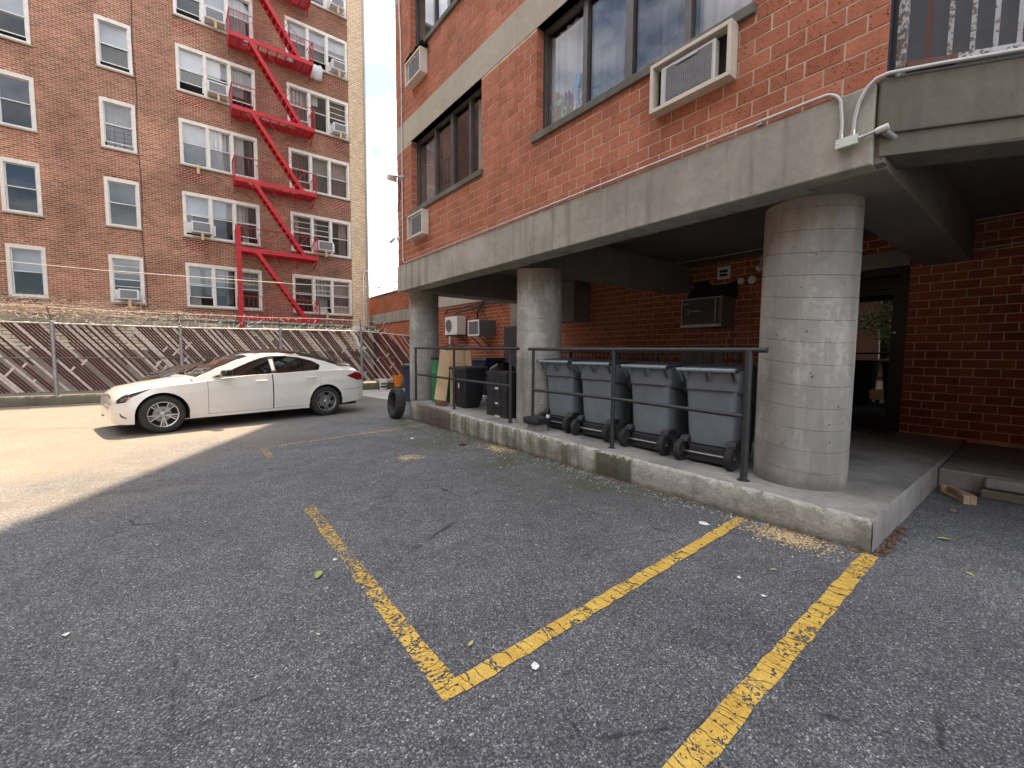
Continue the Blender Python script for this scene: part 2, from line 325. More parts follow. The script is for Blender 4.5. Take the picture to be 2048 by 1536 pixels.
m_blk = simple('black_railing_paint', (0.030, 0.031, 0.033), 0.42, 0, 0.3, 20, 0.12)
m_blkp = simple('black_plastic', (0.020, 0.021, 0.024), 0.5, 0, 0.3, 12, 0.06)
m_bin = simple('slate_blue_bin_plastic', (0.170, 0.200, 0.228), 0.55, 0, 0.14, 7, 0.06)
m_lid = simple('dark_lid_plastic', (0.022, 0.027, 0.032), 0.45, 0, 0.2, 7, 0.05)
m_bar = simple('pale_blue_handle_plastic', (0.30, 0.37, 0.42), 0.4, 0, 0.1, 7, 0.0)
m_rub = simple('black_rubber', (0.022, 0.022, 0.023), 0.75, 0, 0.3, 15, 0.15)
m_tread = simple('dusty_tyre_rubber', (0.026, 0.026, 0.026), 0.8, 0, 0.3, 12, 0.2)
m_steel = simple('bright_steel', (0.62, 0.62, 0.60), 0.3, 0.9, 0.1, 10, 0.0)
m_galv = simple('galvanised_steel', (0.36, 0.37, 0.38), 0.5, 0.6, 0.25, 10, 0.05)
m_conduit = simple('pale_grey_conduit', (0.50, 0.48, 0.47), 0.45, 0.35, 0.15, 10, 0.0)
m_mint = simple('mint_white_box_paint', (0.62, 0.68, 0.60), 0.5, 0, 0.1, 8, 0.0)
m_slat = simple('brown_fence_slat', (0.078, 0.029, 0.028), 0.85, 0, 0.3, 7, 0.0)
m_slatw = simple('faded_white_slat', (0.60, 0.53, 0.52), 0.6, 0, 0.25, 14, 0.0)
m_green = simple('green_drum_plastic', (0.012, 0.22, 0.07), 0.38, 0, 0.3, 9, 0.05)
m_board = wood('pale_pine_board', (0.68, 0.47, 0.27), 2)
m_bwood = wood('old_brown_wood', (0.17, 0.09, 0.05), 1)
m_ltimber = wood('tan_timber', (0.42, 0.28, 0.19), 1)
m_orange = simple('orange_plastic', (0.72, 0.22, 0.012), 0.4, 0, 0.2, 9, 0.0)
m_blue = simple('navy_bin_plastic', (0.014, 0.028, 0.085), 0.5, 0, 0.3, 6, 0.0)
m_paper = simple('white_paper', (0.75, 0.74, 0.70), 0.8, 0, 0.1, 12, 0.0)
m_cream_paper = simple('buff_paper', (0.42, 0.33, 0.20), 0.8, 0, 0.15, 12, 0.0)
m_leaf = simple('yellow_leaf', (0.50, 0.42, 0.11), 0.7, 0, 0.3, 20, 0.0)
m_leafg = simple('fallen_green_leaf', (0.30, 0.36, 0.10), 0.7, 0, 0.3, 20, 0.0)
m_rust = simple('rusty_scrap', (0.20, 0.065, 0.035), 0.8, 0, 0.4, 20, 0.1)
m_saw = simple('wood_shaving', (0.62, 0.47, 0.26), 0.9, 0, 0.3, 30, 0.0)
m_crumb = simple('pale_crumb', (0.50, 0.46, 0.36), 0.9, 0, 0.4, 20, 0.0)
m_curtw = simple('white_curtain', (0.66, 0.66, 0.68), 0.9, 0, 0.1, 6, 0.0)
m_curtg = simple('grey_curtain', (0.30, 0.29, 0.28), 0.9, 0, 0.2, 6, 0.0)
m_curtp = simple('pink_beige_curtain', (0.42, 0.32, 0.30), 0.9, 0, 0.15, 6, 0.0)
m_curtb = simple('brown_curtain', (0.15, 0.10, 0.085), 0.9, 0, 0.2, 6, 0.0)
m_blind = simple('pale_blind', (0.52, 0.56, 0.62), 0.8, 0, 0.1, 3, 0.0)
m_acgrey = simple('grey_coil_fins', (0.16, 0.165, 0.175), 0.6, 0.3, 0.25, 25, 0.2)
m_carw = simple('pearl_white_car_paint', (0.74, 0.70, 0.64), 0.30, 0, 0.008, 2, 0.0, 0.5, 1.0)
m_cark = simple('black_car_paint', (0.010, 0.011, 0.014), 0.22, 0, 0.2, 3, 0.0, 0.5, 1.0)
m_chrome = simple('chrome', (0.75, 0.75, 0.76), 0.12, 1.0, 0.05, 4, 0.0)
m_rim = simple('silver_alloy', (0.52, 0.51, 0.50), 0.32, 0.85, 0.1, 12, 0.0)
m_lampg = simple('headlamp_interior', (0.20, 0.205, 0.21), 0.15, 0.4, 0.4, 14, 0.0, 0.6, 1.0)
m_amber = simple('amber_reflector', (0.55, 0.09, 0.035), 0.25, 0, 0.2, 12, 0.0, 0.5, 1.0)
m_tail = simple('red_tail_lamp', (0.22, 0.006, 0.012), 0.18, 0, 0.35, 14, 0.0, 0.5, 1.0)
m_gap = simple('shadow_gap', (0.012, 0.012, 0.012), 0.9, 0, 0.2, 5, 0.0)
m_vine = simple('dry_vine', (0.42, 0.33, 0.26), 0.85, 0, 0.35, 12, 0.0)
m_razor = simple('razor_steel', (0.70, 0.66, 0.60), 0.5, 0.4, 0.3, 12, 0.0)
m_wire = simple('fence_wire', (0.16, 0.145, 0.14), 0.55, 0.4, 0.3, 12, 0.0)
m_cable = simple('pale_cable', (0.55, 0.48, 0.42), 0.6, 0, 0.2, 12, 0.0)
m_blkcab = simple('black_cable', (0.02, 0.02, 0.02), 0.6, 0, 0.2, 12, 0.0)
m_chip = chipped('chipped_white_paint', (0.50, 0.51, 0.52), (0.20, 0.15, 0.13), 0.28, 34)
m_chipr = chipped('mostly_rusted_paint', (0.42, 0.36, 0.35), (0.17, 0.055, 0.035), 1.1, 9)
m_mop = simple('grey_mop_yarn', (0.21, 0.185, 0.16), 0.95, 0, 0.35, 30, 0.0)
m_soot = simple('black_soot', (0.008, 0.007, 0.007), 0.95, 0, 0.3, 6, 0.0)
m_grey = simple('dark_grey_cabinet', (0.040, 0.040, 0.046), 0.5, 0, 0.25, 6, 0.0)
m_door = simple('black_door_frame', (0.012, 0.010, 0.010), 0.35, 0.2, 0.3, 6, 0.0)
m_mat = simple('brown_door_mat', (0.06, 0.045, 0.032), 0.95, 0, 0.3, 12, 0.2)
m_label = simple('dark_green_label', (0.02, 0.09, 0.045), 0.5, 0, 0.2, 12, 0.0)
m_lamp = simple('lamp_lens', (0.70, 0.70, 0.68), 0.3, 0, 0.15, 15, 0.0)
m_text = simple('silver_print', (0.55, 0.55, 0.55), 0.5, 0, 0.05, 12, 0.0)
m_decal_b = simple('pale_blue_film', (0.16, 0.34, 0.55), 0.6, 0, 0.1, 12, 0.0)
m_decal_g = simple('pale_green_film', (0.20, 0.42, 0.38), 0.6, 0, 0.1, 12, 0.0)
m_decal_p = simple('purple_film', (0.16, 0.12, 0.25), 0.6, 0, 0.1, 12, 0.0)
m_fol = simple('tree_leaf', (0.060, 0.105, 0.022), 0.6, 0, 0.45, 3, 0.0)
m_bark = simple('bark', (0.10, 0.08, 0.06), 0.9, 0, 0.4, 9, 0.3)
m_stucco = simple('grey_stucco', (0.34, 0.31, 0.28), 0.9, 0, 0.2, 1, 0.1)
m_tarp = simple('frosted_plastic', (0.78, 0.77, 0.72), 0.5, 0, 0.1, 15, 0.0)
m_line1 = yellow_paint('worn_yellow_paint', 0.46, 'y', [(0.0, 0.0), (0.15, 0.02), (0.24, 0.12), (0.30, 0.38), (0.33, 0.18), (0.40, 0.32), (0.44, 0.9), (0.58, 0.95), (0.64, 0.32), (0.75, 0.30)])
m_line2 = yellow_paint('yellow_paint', 0.40, 'x')
m_line4 = yellow_paint('faded_yellow_paint', 0.62, 'x')
m_line3 = yellow_paint('bright_yellow_paint', 0.43, 'x')

# ------------------------------------------------------------------ mesh helpers
class MB:
    def __init__(s): s.v = []; s.f = []; s.mi = []; s.rnd = []; s.cur = 0; s.r = 0.0
    def face(s, idx): s.f.append(idx); s.mi.append(s.cur); s.rnd.append(s.r)
    def quad(s, a, b, c, d):
        i = len(s.v); s.v += [a, b, c, d]; s.face((i, i + 1, i + 2, i + 3)); return s
    def poly(s, pts):
        i = len(s.v); s.v += list(pts); s.face(tuple(range(i, i + len(pts)))); return s
    def box(s, x0, x1, y0, y1, z0, z1):
        i = len(s.v)
        s.v += [(x0, y0, z0), (x1, y0, z0), (x1, y1, z0), (x0, y1, z0), (x0, y0, z1), (x1, y0, z1), (x1, y1, z1), (x0, y1, z1)]
        for q in ((0, 3, 2, 1), (4, 5, 6, 7), (0, 1, 5, 4), (1, 2, 6, 5), (2, 3, 7, 6), (3, 0, 4, 7)): s.face(tuple(i + k for k in q))
        return s
    def hexa(s, p):                       # 8 corners, bottom ring then top ring (counter-clockwise from above)
        i = len(s.v); s.v += [tuple(q) for q in p]
        for q in ((0, 3, 2, 1), (4, 5, 6, 7), (0, 1, 5, 4), (1, 2, 6, 5), (2, 3, 7, 6), (3, 0, 4, 7)): s.face(tuple(i + k for k in q))
        return s
    def bar(s, a, b, wx, wz, up=(0, 0, 1)):     # a rectangular bar from a to b
        a, b = Vector(a), Vector(b); d = (b - a).normalized(); u = Vector(up)
        if abs(d.dot(u)) > 0.98: u = Vector((0, 1, 0))
        sx = d.cross(u).normalized() * wx / 2; sz = sx.cross(d).normalized() * wz / 2
        return s.hexa([a - sx - sz, a + sx - sz, b + sx - sz, b - sx - sz, a - sx + sz, a + sx + sz, b + sx + sz, b - sx + sz])
    def ring(s, c, ax, ay, n):
        i = len(s.v); c = Vector(c); ax = Vector(ax); ay = Vector(ay)
        for k in range(n):
            t = 2 * math.pi * k / n; s.v.append(tuple(c + ax * math.cos(t) + ay * math.sin(t)))
        return i
    def tube(s, pts, r, n=8, caps=True):
        pts = [Vector(p) for p in pts]; rs = r if isinstance(r, (list, tuple)) else [r] * len(pts)
        rings = []; prev = None
        for k, p in enumerate(pts):
            d = (pts[min(k + 1, len(pts) - 1)] - pts[max(k - 1, 0)]).normalized()
            if prev is None:
                u = Vector((0, 0, 1)) if abs(d.z) < 0.9 else Vector((1, 0, 0))
                ax = d.cross(u).normalized()
            else: ax = (prev - d * prev.dot(d)).normalized()
            prev = ax; ay = d.cross(ax)
            rings.append(s.ring(p, ax * rs[k], ay * rs[k], n))
        for a, b in zip(rings, rings[1:]):
            for k in range(n): s.face((a + k, a + (k + 1) % n, b + (k + 1) % n, b + k))
        if caps:
            s.face(tuple(rings[0] + k for k in reversed(range(n)))); s.face(tuple(rings[-1] + k for k in range(n)))
        return s
    def lathe(s, prof, c=(0, 0, 0), n=24, axis='z', a0=0.0, a1=2 * math.pi):   # prof: (radius, height)
        c = Vector(c); full = abs(a1 - a0 - 2 * math.pi) < 1e-6; m = n if full else n + 1; rows = []
        for r, h in prof:
            i = len(s.v); rows.append(i)
            for k in range(m):
                t = a0 + (a1 - a0) * k / n; x, y = r * math.cos(t), r * math.sin(t)
                p = {'z': (x, y, h), 'y': (x, h, y), 'x': (h, x, y)}[axis]
                s.v.append(tuple(c + Vector(p)))
        for a, b in zip(rows, rows[1:]):
            for k in range(n):
                k2 = (k + 1) % m; s.face((a + k, a + k2, b + k2, b + k))
        return s
    def grid(s, rows):                    # rows of points, all the same length
        i = len(s.v); n = len(rows[0])
        for r in rows: s.v += [tuple(p) for p in r]
        for a in range(len(rows) - 1):
            for b in range(n - 1): s.face((i + a * n + b, i + a * n + b + 1, i + (a + 1) * n + b + 1, i + (a + 1) * n + b))
        return s
    def mesh(s, name, mats):
        me = bpy.data.meshes.new(name); me.from_pydata([tuple(p) for p in s.v], [], s.f)
        for m in (mats if isinstance(mats, (list, tuple)) else [mats]): me.materials.append(m)
        me.polygons.foreach_set('material_index', s.mi)
        if any(s.rnd):
            a = me.attributes.new('rnd', 'FLOAT', 'FACE'); a.data.foreach_set('value', s.rnd)
        me.update(); return me
    def build(s, name, mats, parent=None, world=True, smooth=False, bevel=0.0, kind=None, label=None, angle=40, seg=2):
        o = bpy.data.objects.new(name, s.mesh(name, mats)); C.objects.link(o)
        if smooth: autosmooth(o, angle)
        if bevel: add_bevel(o, bevel, seg)
        if parent is not None: adopt(o, parent, world)
        if kind: o['kind'] = kind
        if label: o['label'] = label
        return o
def autosmooth(o, angle=40):
    bm = bmesh.new(); bm.from_mesh(o.data)
    for f in bm.faces: f.smooth = True
    lim = R(angle)
    for e in bm.edges:
        if len(e.link_faces) == 2 and e.calc_face_angle(0) > lim: e.smooth = False
    bm.to_mesh(o.data); bm.free()
def add_bevel(o, wd, seg=2):
    b = o.modifiers.new('bevel', 'BEVEL'); b.width = wd; b.segments = seg; b.limit_method = 'ANGLE'; b.angle_limit = R(35); b.use_clamp_overlap = True
WORLD_LOC = {}
def adopt(o, parent, world=True):
    o.parent = parent
    if world and parent.name in WORLD_LOC: o.matrix_parent_inverse = Matrix.Translation(-WORLD_LOC[parent.name])
def thing(name, label, cat, loc=(0, 0, 0), rz=0.0, group=None):
    o = bpy.data.objects.new(name, None); C.objects.link(o); o.empty_display_size = 0.2
    o.location = loc; o.rotation_euler = (0, 0, rz); o['label'] = label; o['category'] = cat
    if group: o['group'] = group
    if rz == 0.0: WORLD_LOC[o.name] = Vector(loc)
    return o
def tag(o, label=None, cat=None, group=None, kind=None):
    for k, v in (('label', label), ('category', cat), ('group', group), ('kind', kind)):
        if v: o[k] = v
    return o
def kids(o): return [c for c in C.objects if c.parent == o]
def dup(root, loc=None, rz=None, label=None):
    allc = {}
    for c in C.objects:
        if c.parent: allc.setdefault(c.parent.name, []).append(c)
    def cp(o, par):
        n = o.copy(); C.objects.link(n)
        if par is not None: n.parent = par
        for ch in allc.get(o.name, []): cp(ch, n)
        return n
    r = cp(root, None)
    if loc is not None: r.location = loc
    if rz is not None: r.rotation_euler = (0, 0, rz)
    if label: r['label'] = label
    return r
def wall_quads(mb, P, u0, u1, v0, v1, holes):
    """a wall face in (u, v) with rectangular holes; P maps (u, v) to a point"""
    us = sorted({u0, u1, *[a for h in holes for a in h[:2] if u0 < a < u1]}); vs = sorted({v0, v1, *[a for h in holes for a in h[2:] if v0 < a < v1]})
    for i in range(len(us) - 1):
        for j in range(len(vs) - 1):
            cu, cv = (us[i] + us[i + 1]) / 2, (vs[j] + vs[j + 1]) / 2
            if any(h[0] < cu < h[1] and h[2] < cv < h[3] for h in holes): continue
            mb.quad(P(us[i], vs[j]), P(us[i + 1], vs[j]), P(us[i + 1], vs[j + 1]), P(us[i], vs[j + 1]))
def sub_intervals(a, b, cuts):
    segs = [(a, b)]
    for c, d in cuts:
        nx = []
        for s, e in segs:
            if d <= s or c >= e: nx.append((s, e)); continue
            if c > s: nx.append((s, c))
            if d < e: nx.append((d, e))
        segs = nx
    return segs
def lay_bricks(u0, u1, v0, v1, holes, L=0.248, H=0.122, j=0.0115, shift=0.0):
    res = []; row = 0; v = v0
    while v + H * 0.5 < v1:
        vt = min(v + H - j, v1)
        cuts = [(h[0], h[1]) for h in holes if h[2] < v + H * 0.5 < h[3]]
        u = u0 - L + (L / 2 if row % 2 else 0) + shift
        while u < u1:
            for a, b in sub_intervals(max(u, u0), min(u + L - j, u1), cuts):
                if b - a > 0.03: res.append((a, b, v, vt))
            u += L
        v += H; row += 1
    return res
_R3 = _m.to_3x3().transposed()
def project(p):
    q = _R3 @ (Vector(p) - Vector((0, 0, CAM_H)))
    if q.z > -0.05: return None
    return (1024 + FPX * q.x / -q.z, 768 - FPX * q.y / -q.z)

exec_parts = []
# ------------------------------------------------------------------ ground, pads, painted lines
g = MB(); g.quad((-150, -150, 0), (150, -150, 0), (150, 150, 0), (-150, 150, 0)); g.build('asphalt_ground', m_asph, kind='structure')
p = MB(); p.poly([(4.62, 14.35, 0.004), (4.9, 11.8, 0.004), (5.2, 10.2, 0.004), (8.6, 10.2, 0.004), (8.6, 15.95, 0.004), (5.3, 15.95, 0.004)])
p.build('concrete_pad', m_pad, kind='structure')
def strip(name, pts, wdt, z, mat, seg=40):
    mb = MB(); a, b = Vector(pts[0]), Vector(pts[1]); d = (b - a).normalized(); nrm = Vector((-d.y, d.x))
    rows = []
    for k in range(seg + 1):
        c = a.lerp(b, k / seg); j1 = random.uniform(-.006, .006); j2 = random.uniform(-.006, .006)
        rows.append([(*(c - nrm * (wdt / 2 + j1)), z), (*(c + nrm * (wdt / 2 + j2)), z)])
    mb.grid(rows); o = mb.build(name, mat, kind='structure'); return o
strip('parking_line', ((0.835, 1.44), (0.93, 7.12)), 0.095, 0.004, m_line1)
strip('parking_line', ((0.885, 1.475), (3.77, 1.60)), 0.090, 0.005, m_line2)
strip('parking_line', ((0.55, 0.69), (3.78, 0.745)), 0.095, 0.004, m_line3)
strip('parking_line', ((0.98, 7.08), (3.55, 7.50)), 0.05, 0.004, m_line4)

# ------------------------------------------------------------------ right-hand building
FX = 3.83; BX = 8.62; CEIL = 3.25
bld = thing('brick_apartment_building', 'red brick apartment building raised on round concrete columns over the bin platform', 'building', (FX, 4.9, 0))
H_W2, H_W1 = (5.71, 8.22, 4.24, 5.60), (1.74, 4.43, 4.26, 5.60)
H_W3, H_W4 = (5.71, 8.22, 7.17, 8.6), (1.74, 4.43, 7.17, 8.6)
holes = [H_W2, H_W1, H_W3, H_W4]
BAND = (5.60, 6.08); BAND2 = (8.53, 9.0)
mb = MB()
Pf = lambda u, v: (FX, u, v)
wall_quads(mb, Pf, 0.84, 8.92, CEIL, 26.0, holes)
for h in holes:                                                   # reveals
    a, b, c, d = h; x1 = FX + 0.32
    mb.quad((FX, a, c), (x1, a, c), (x1, a, d), (FX, a, d)); mb.quad((FX, b, c), (FX, b, d), (x1, b, d), (x1, b, c))
    mb.quad((FX, a, c), (FX, b, c), (x1, b, c), (x1, a, c)); mb.quad((FX, a, d), (x1, a, d), (x1, b, d), (FX, b, d))
mb.quad((FX, 8.92, CEIL), (18, 8.92, CEIL), (18, 8.92, 26), (FX, 8.92, 26))
mb.quad((18, -14, CEIL), (18, 8.92, CEIL), (18, 8.92, 26), (18, -14, 26))
mb.quad((7.2, -14, CEIL), (18, -14, CEIL), (18, -14, 26), (7.2, -14, 26))
mb.poly([(FX, 8.92, 26), (FX, 0.84, 26), (7.2, -4.34, 26), (7.2, -14, 26), (18, -14, 26), (18, 8.92, 26)])
mb.build('wall', m_mort, bld)
# jamb bricks (the returns beside the windows and the corner at the right)
jb = MB()
for h in (H_W1, H_W2, H_W3):
    n = 0; v = h[2]
    while v < h[3]:
        vt = min(v + 0.111, h[3]); jb.r = random.random()
        jb.box(FX - 0.004, FX + 0.115, h[1] - 0.004, h[1] + 0.002, v, vt); v += 0.122; n += 1
jb.build('jamb_bricks', m_brick, bld, kind='stuff')
# bricks of the facade and of the sheltered back wall
specs = []
for z0, z1 in ((CEIL + 0.005, BAND[0]), (BAND[1], BAND2[0])):
    for b in lay_bricks(0.84, 8.92, z0, z1, holes, shift=0.05 if z0 > 4 else 0.0): specs.append((FX, b, m_brick))
LINTEL = (5.1, 16.3)
soot = (4.0, 5.05, 2.5, 2.95)
DOOR = (1.46, 2.62, 0.2, 2.98)
bh = [DOOR]
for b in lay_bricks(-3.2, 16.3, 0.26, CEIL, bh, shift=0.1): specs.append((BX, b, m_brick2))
def area_px(spec):
    X, (a, b, c, d), m = spec
    q = [project((X, y, z)) for y, z in ((a, c), (b, c), (b, d), (a, d))]
    if any(k is None for k in q): return 0
    cx_ = sum(k[0] for k in q) / 4; cy_ = sum(k[1] for k in q) / 4
    if not (-20 < cx_ < 2068 and -20 < cy_ < 1556): return 0
    return abs(sum(q[i][0] * q[(i + 1) % 4][1] - q[(i + 1) % 4][0] * q[i][1] for i in range(4))) / 2
specs.sort(key=area_px, reverse=True)
def brick_into(mb, X, b, jx=0.0):
    a, e, c, d = b; i = len(mb.v); x0 = X + 0.002; x1 = X - 0.004 - jx; k = 0.002
    mb.v += [(x0, a, c), (x0, e, c), (x0, e, d), (x0, a, d), (x1, a + k, c + k), (x1, e - k, c + k), (x1, e - k, d - k), (x1, a + k, d - k)]
    for q in ((4, 7, 6, 5), (0, 4, 5, 1), (1, 5, 6, 2), (2, 6, 7, 3), (3, 7, 4, 0)): mb.face(tuple(i + t for t in q))
shared = {}
for X, b, m in specs[:300]:
    a, e, c, d = b; key = (round(e - a, 3), round(d - c, 3), m.name)
    if key not in shared:
        t = MB(); brick_into(t, 0.0, (0.0, key[0], 0.0, key[1])); shared[key] = t.mesh('brick', m)
    o = bpy.data.objects.new('brick', shared[key]); C.objects.link(o)
    o.location = (X + random.uniform(-.0015, .0015), a + random.uniform(-.001, .001), c); adopt(o, bld)
for mat in (m_brick, m_brick2):
    rest = MB()
    for X, b, m in specs[300:]:
        if m is mat: rest.r = random.uniform(0.001, 1); brick_into(rest, X, b, random.uniform(-.001, .002))
    rest.build('bricks', mat, bld, kind='stuff')

# concrete bands, main beam, splayed beam
mb = MB(); mb.box(FX - 0.006, FX + 0.3, 0.84, 8.93, BAND[0], BAND[1]); mb.build('concrete_band', m_band, bld, bevel=0.004)
mb = MB(); mb.box(FX - 0.006, FX + 0.3, 0.84, 8.93, BAND2[0], BAND2[1]); mb.build('concrete_band', m_band, bld)
mb = MB(); mb.box(3.81, 4.14, 0.885, 8.96, 2.71, 3.247); mb.build('edge_beam', m_conc, bld, bevel=0.012)
SD = Vector((0.545, -0.838)); SN = Vector((0.838, 0.545)); S0 = Vector((3.81, 0.86))
def sp(s, off, z): q = S0 + SD * s + SN * off; return (q.x, q.y, z)
mb = MB(); mb.hexa([sp(0.0, 0.0, 2.9), sp(6.2, 0, 2.9), sp(6.2, .28, 2.9), sp(.0, .28, 2.9), sp(0.0, 0, 3.26), sp(6.2, 0, 3.26), sp(6.2, .28, 3.26), sp(.0, .28, 3.26)])
mb.build('splayed_beam', m_splay, bld, bevel=0.008)
mb = MB(); mb.hexa([sp(.02, .02, 2.76), sp(6.2, .10, 2.76), sp(6.2, .30, 2.76), sp(.16, .30, 2.76), sp(.02, .02, 2.898), sp(6.2, .04, 2.898), sp(6.2, .30, 2.898), sp(.16, .30, 2.898)])
mb.build('splayed_beam_haunch', m_splay, bld)
# cross beams and soffit
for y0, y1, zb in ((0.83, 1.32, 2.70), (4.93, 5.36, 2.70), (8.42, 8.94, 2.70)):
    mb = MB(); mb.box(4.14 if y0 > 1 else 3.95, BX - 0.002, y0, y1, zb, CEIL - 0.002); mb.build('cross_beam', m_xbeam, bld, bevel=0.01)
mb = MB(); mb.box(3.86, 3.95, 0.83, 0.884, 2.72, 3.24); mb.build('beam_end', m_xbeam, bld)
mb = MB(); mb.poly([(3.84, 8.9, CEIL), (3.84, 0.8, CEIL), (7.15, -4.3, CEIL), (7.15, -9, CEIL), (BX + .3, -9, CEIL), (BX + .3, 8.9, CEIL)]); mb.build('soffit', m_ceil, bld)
# back wall with the door opening
mb = MB(); Pb = lambda u, v: (BX, u, v)
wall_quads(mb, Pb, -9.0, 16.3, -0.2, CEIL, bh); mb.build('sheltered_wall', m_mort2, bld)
mb = MB(); mb.box(BX - 0.03, BX + 0.35, 8.96, 16.3, 3.26, 3.74); mb.build('wall_lintel', m_band, bld)
mb = MB(); mb.box(BX + 0.0, BX + 0.35, 16.3, 27.0, -0.2, 4.40); mb.quad((BX, 8.96, 3.74), (BX, 16.3, 3.74), (BX, 16.3, 4.4), (BX, 8.96, 4.4)); mb.build('wing_wall', m_wing, bld)
mb = MB(); mb.box(BX - 0.05, BX + 0.36, 16.3, 27.0, 2.93, 3.45); mb.build('wing_band', m_conc, bld)
mb = MB(); mb.box(BX - 0.04, BX + 0.37, 8.96, 27.0, 4.40, 4.47); mb.build('wing_coping', m_xbeam, bld)
mb = MB(); mb.tube([(BX + .15, 9.2, 4.95), (BX + .15, 27, 4.95)], 0.025, 6)
for y in (11, 13, 15, 17, 19, 21, 23, 25): mb.tube([(BX + .15, y, 4.47), (BX + .15, y, 4.95)], 0.02, 6)
mb.build('roof_rail', m_galv, bld, smooth=True)
# pier between the columns, seen behind the middle column, and a grey door
mb = MB(); mb.box(8.0, BX - 0.004, 7.72, 8.3, 2.23, 3.245); mb.build('wall_box', m_xbeam, bld, bevel=0.01)
mb = MB(); mb.box(BX - 0.05, BX - 0.004, 10.0, 11.45, 0.0, 2.25); mb.box(BX - .07, BX - .05, 10.05, 11.4, 0.05, 2.2); mb.build('grey_door', m_grey, bld)
mb = MB(); mb.box(BX - 0.04, BX - 0.004, 10.0, 11.12, 2.27, 3.0); mb.build('door_transom', m_xbeam, bld)

# columns: board-marked, with helical seams
def column(x, y, r, z0, z1):
    mb = MB(); n = 48; pitch = 0.185; rows = []
    prof = [(0.0, 0.0), (0.004, -0.005), (0.008, 0.0)]
    k = -1; tilt = pitch * 0.55
    while True:
        base = z0 + k * pitch
        if base > z1 + tilt: break
        for dz, dr in prof:
            rows.append([((x + (r + dr) * math.cos(2 * math.pi * a / n), y + (r + dr) * math.sin(2 * math.pi * a / n),
                           min(max(base + dz + tilt * (0.5 + 0.5 * math.cos(2 * math.pi * a / n - 0.9)), z0), z1))) for a in range(n + 1)])
        k += 1
    mb.grid(rows); return mb.build('column', m_col, bld, smooth=True, angle=14)
column(4.50, 1.443, 0.363, 0.20, 2.712); column(4.50, 5.086, 0.351, 0.25, 2.712); column(4.38, 8.84, 0.322, 0.0, 2.712)

# facade windows: aluminium sliders in the brick openings
def facade_window(h, sash, curtains, bars=()):
    a, b, c, d = h; X = FX + 0.115; mb = MB()
    mb.box(X, X + .07, a, a + .05, c, d); mb.box(X, X + .07, b - .05, b, c, d); mb.box(X, X + .07, a + .05, b - .05, c, c + .05); mb.box(X, X + .07, a + .05, b - .05, d - .05, d)
    for y, wd in sash: mb.box(X - .012, X + .07, y - wd / 2, y + wd / 2, c + .05, d - .05)
    fr = mb.build('window', m_bronze, bld, bevel=0.003)
    ys = [a + .05] + [y for y, _ in sash] + [b - .05]
    for i in range(len(ys) - 1):
        off = .03 + (.018 if i % 2 else 0)
        MB().quad((X + off, ys[i], c + .05), (X + off, ys[i + 1], c + .05), (X + off, ys[i + 1], d - .05), (X + off, ys[i], d - .05)).build('pane', m_glassf, fr)
    for y0, y1, z0, mat in curtains:
        rows = []; n = max(6, int((y1 - y0) * 40))
        for zz in (z0, d - .06): rows.append([(X + .13 + .018 * math.sin(k * 1.15) + .008 * math.sin(k * .37), y0 + (y1 - y0) * k / n, zz) for k in range(n + 1)])
        MB().grid(rows).build('curtain', mat, fr, smooth=True, angle=180)
    if bars:
        mb = MB()
        for y0, y1 in bars:
            n = int((y1 - y0) / .11)
            for k in range(n + 1): mb.bar((X + .10, y0 + (y1 - y0) * k / n, c + .02), (X + .10, y0 + (y1 - y0) * k / n, c + .72), .012, .012)
            for zz in (c + .3, c + .72): mb.bar((X + .10, y0, zz), (X + .10, y1, zz), .014, .02)
        mb.build('window_guard', m_blk, fr)
    mb = MB(); mb.quad((X + .3, a - .3, c - .3), (X + .3, b + .3, c - .3), (X + .3, b + .3, d + .3), (X + .3, a - .3, d + .3)); mb.build('room_backing', m_room, fr)
    mb = MB(); mb.box(FX - .045, X - .004, a - .04, b + .06, c - .09, c - .004); mb.build('window_sill', m_sill, bld, bevel=0.006)
    return fr
w1 = facade_window(H_W1, ((3.68, .07), (3.05, .10), (2.37, .07)), ((3.72, 4.40, 4.26, m_curtw), (3.1, 3.66, 4.26, m_curtg), (2.45, 2.72, 4.26, m_curtg), (1.75, 2.34, 4.26, m_curtw)), ((2.40, 3.02), (3.08, 3.64)))
w2 = facade_window(H_W2, ((7.42, .06), (6.80, .10), (6.21, .06)), ((5.78, 6.15, 4.24, m_curtw), (6.95, 7.38, 4.24, m_curtg), (7.5, 8.1, 4.24, m_curtp)), ((6.25, 6.75), (6.86, 7.38)))
facade_window(H_W3, ((7.42, .06), (6.89, .10), (6.30, .06)), ((5.8, 6.28, 7.2, m_curtg), (6.95, 7.38, 7.2, m_curtp)), ())
facade_window(H_W4, ((3.68, .07), (3.05, .10)), ((1.8, 4.4, 7.2, m_curtg),), ())
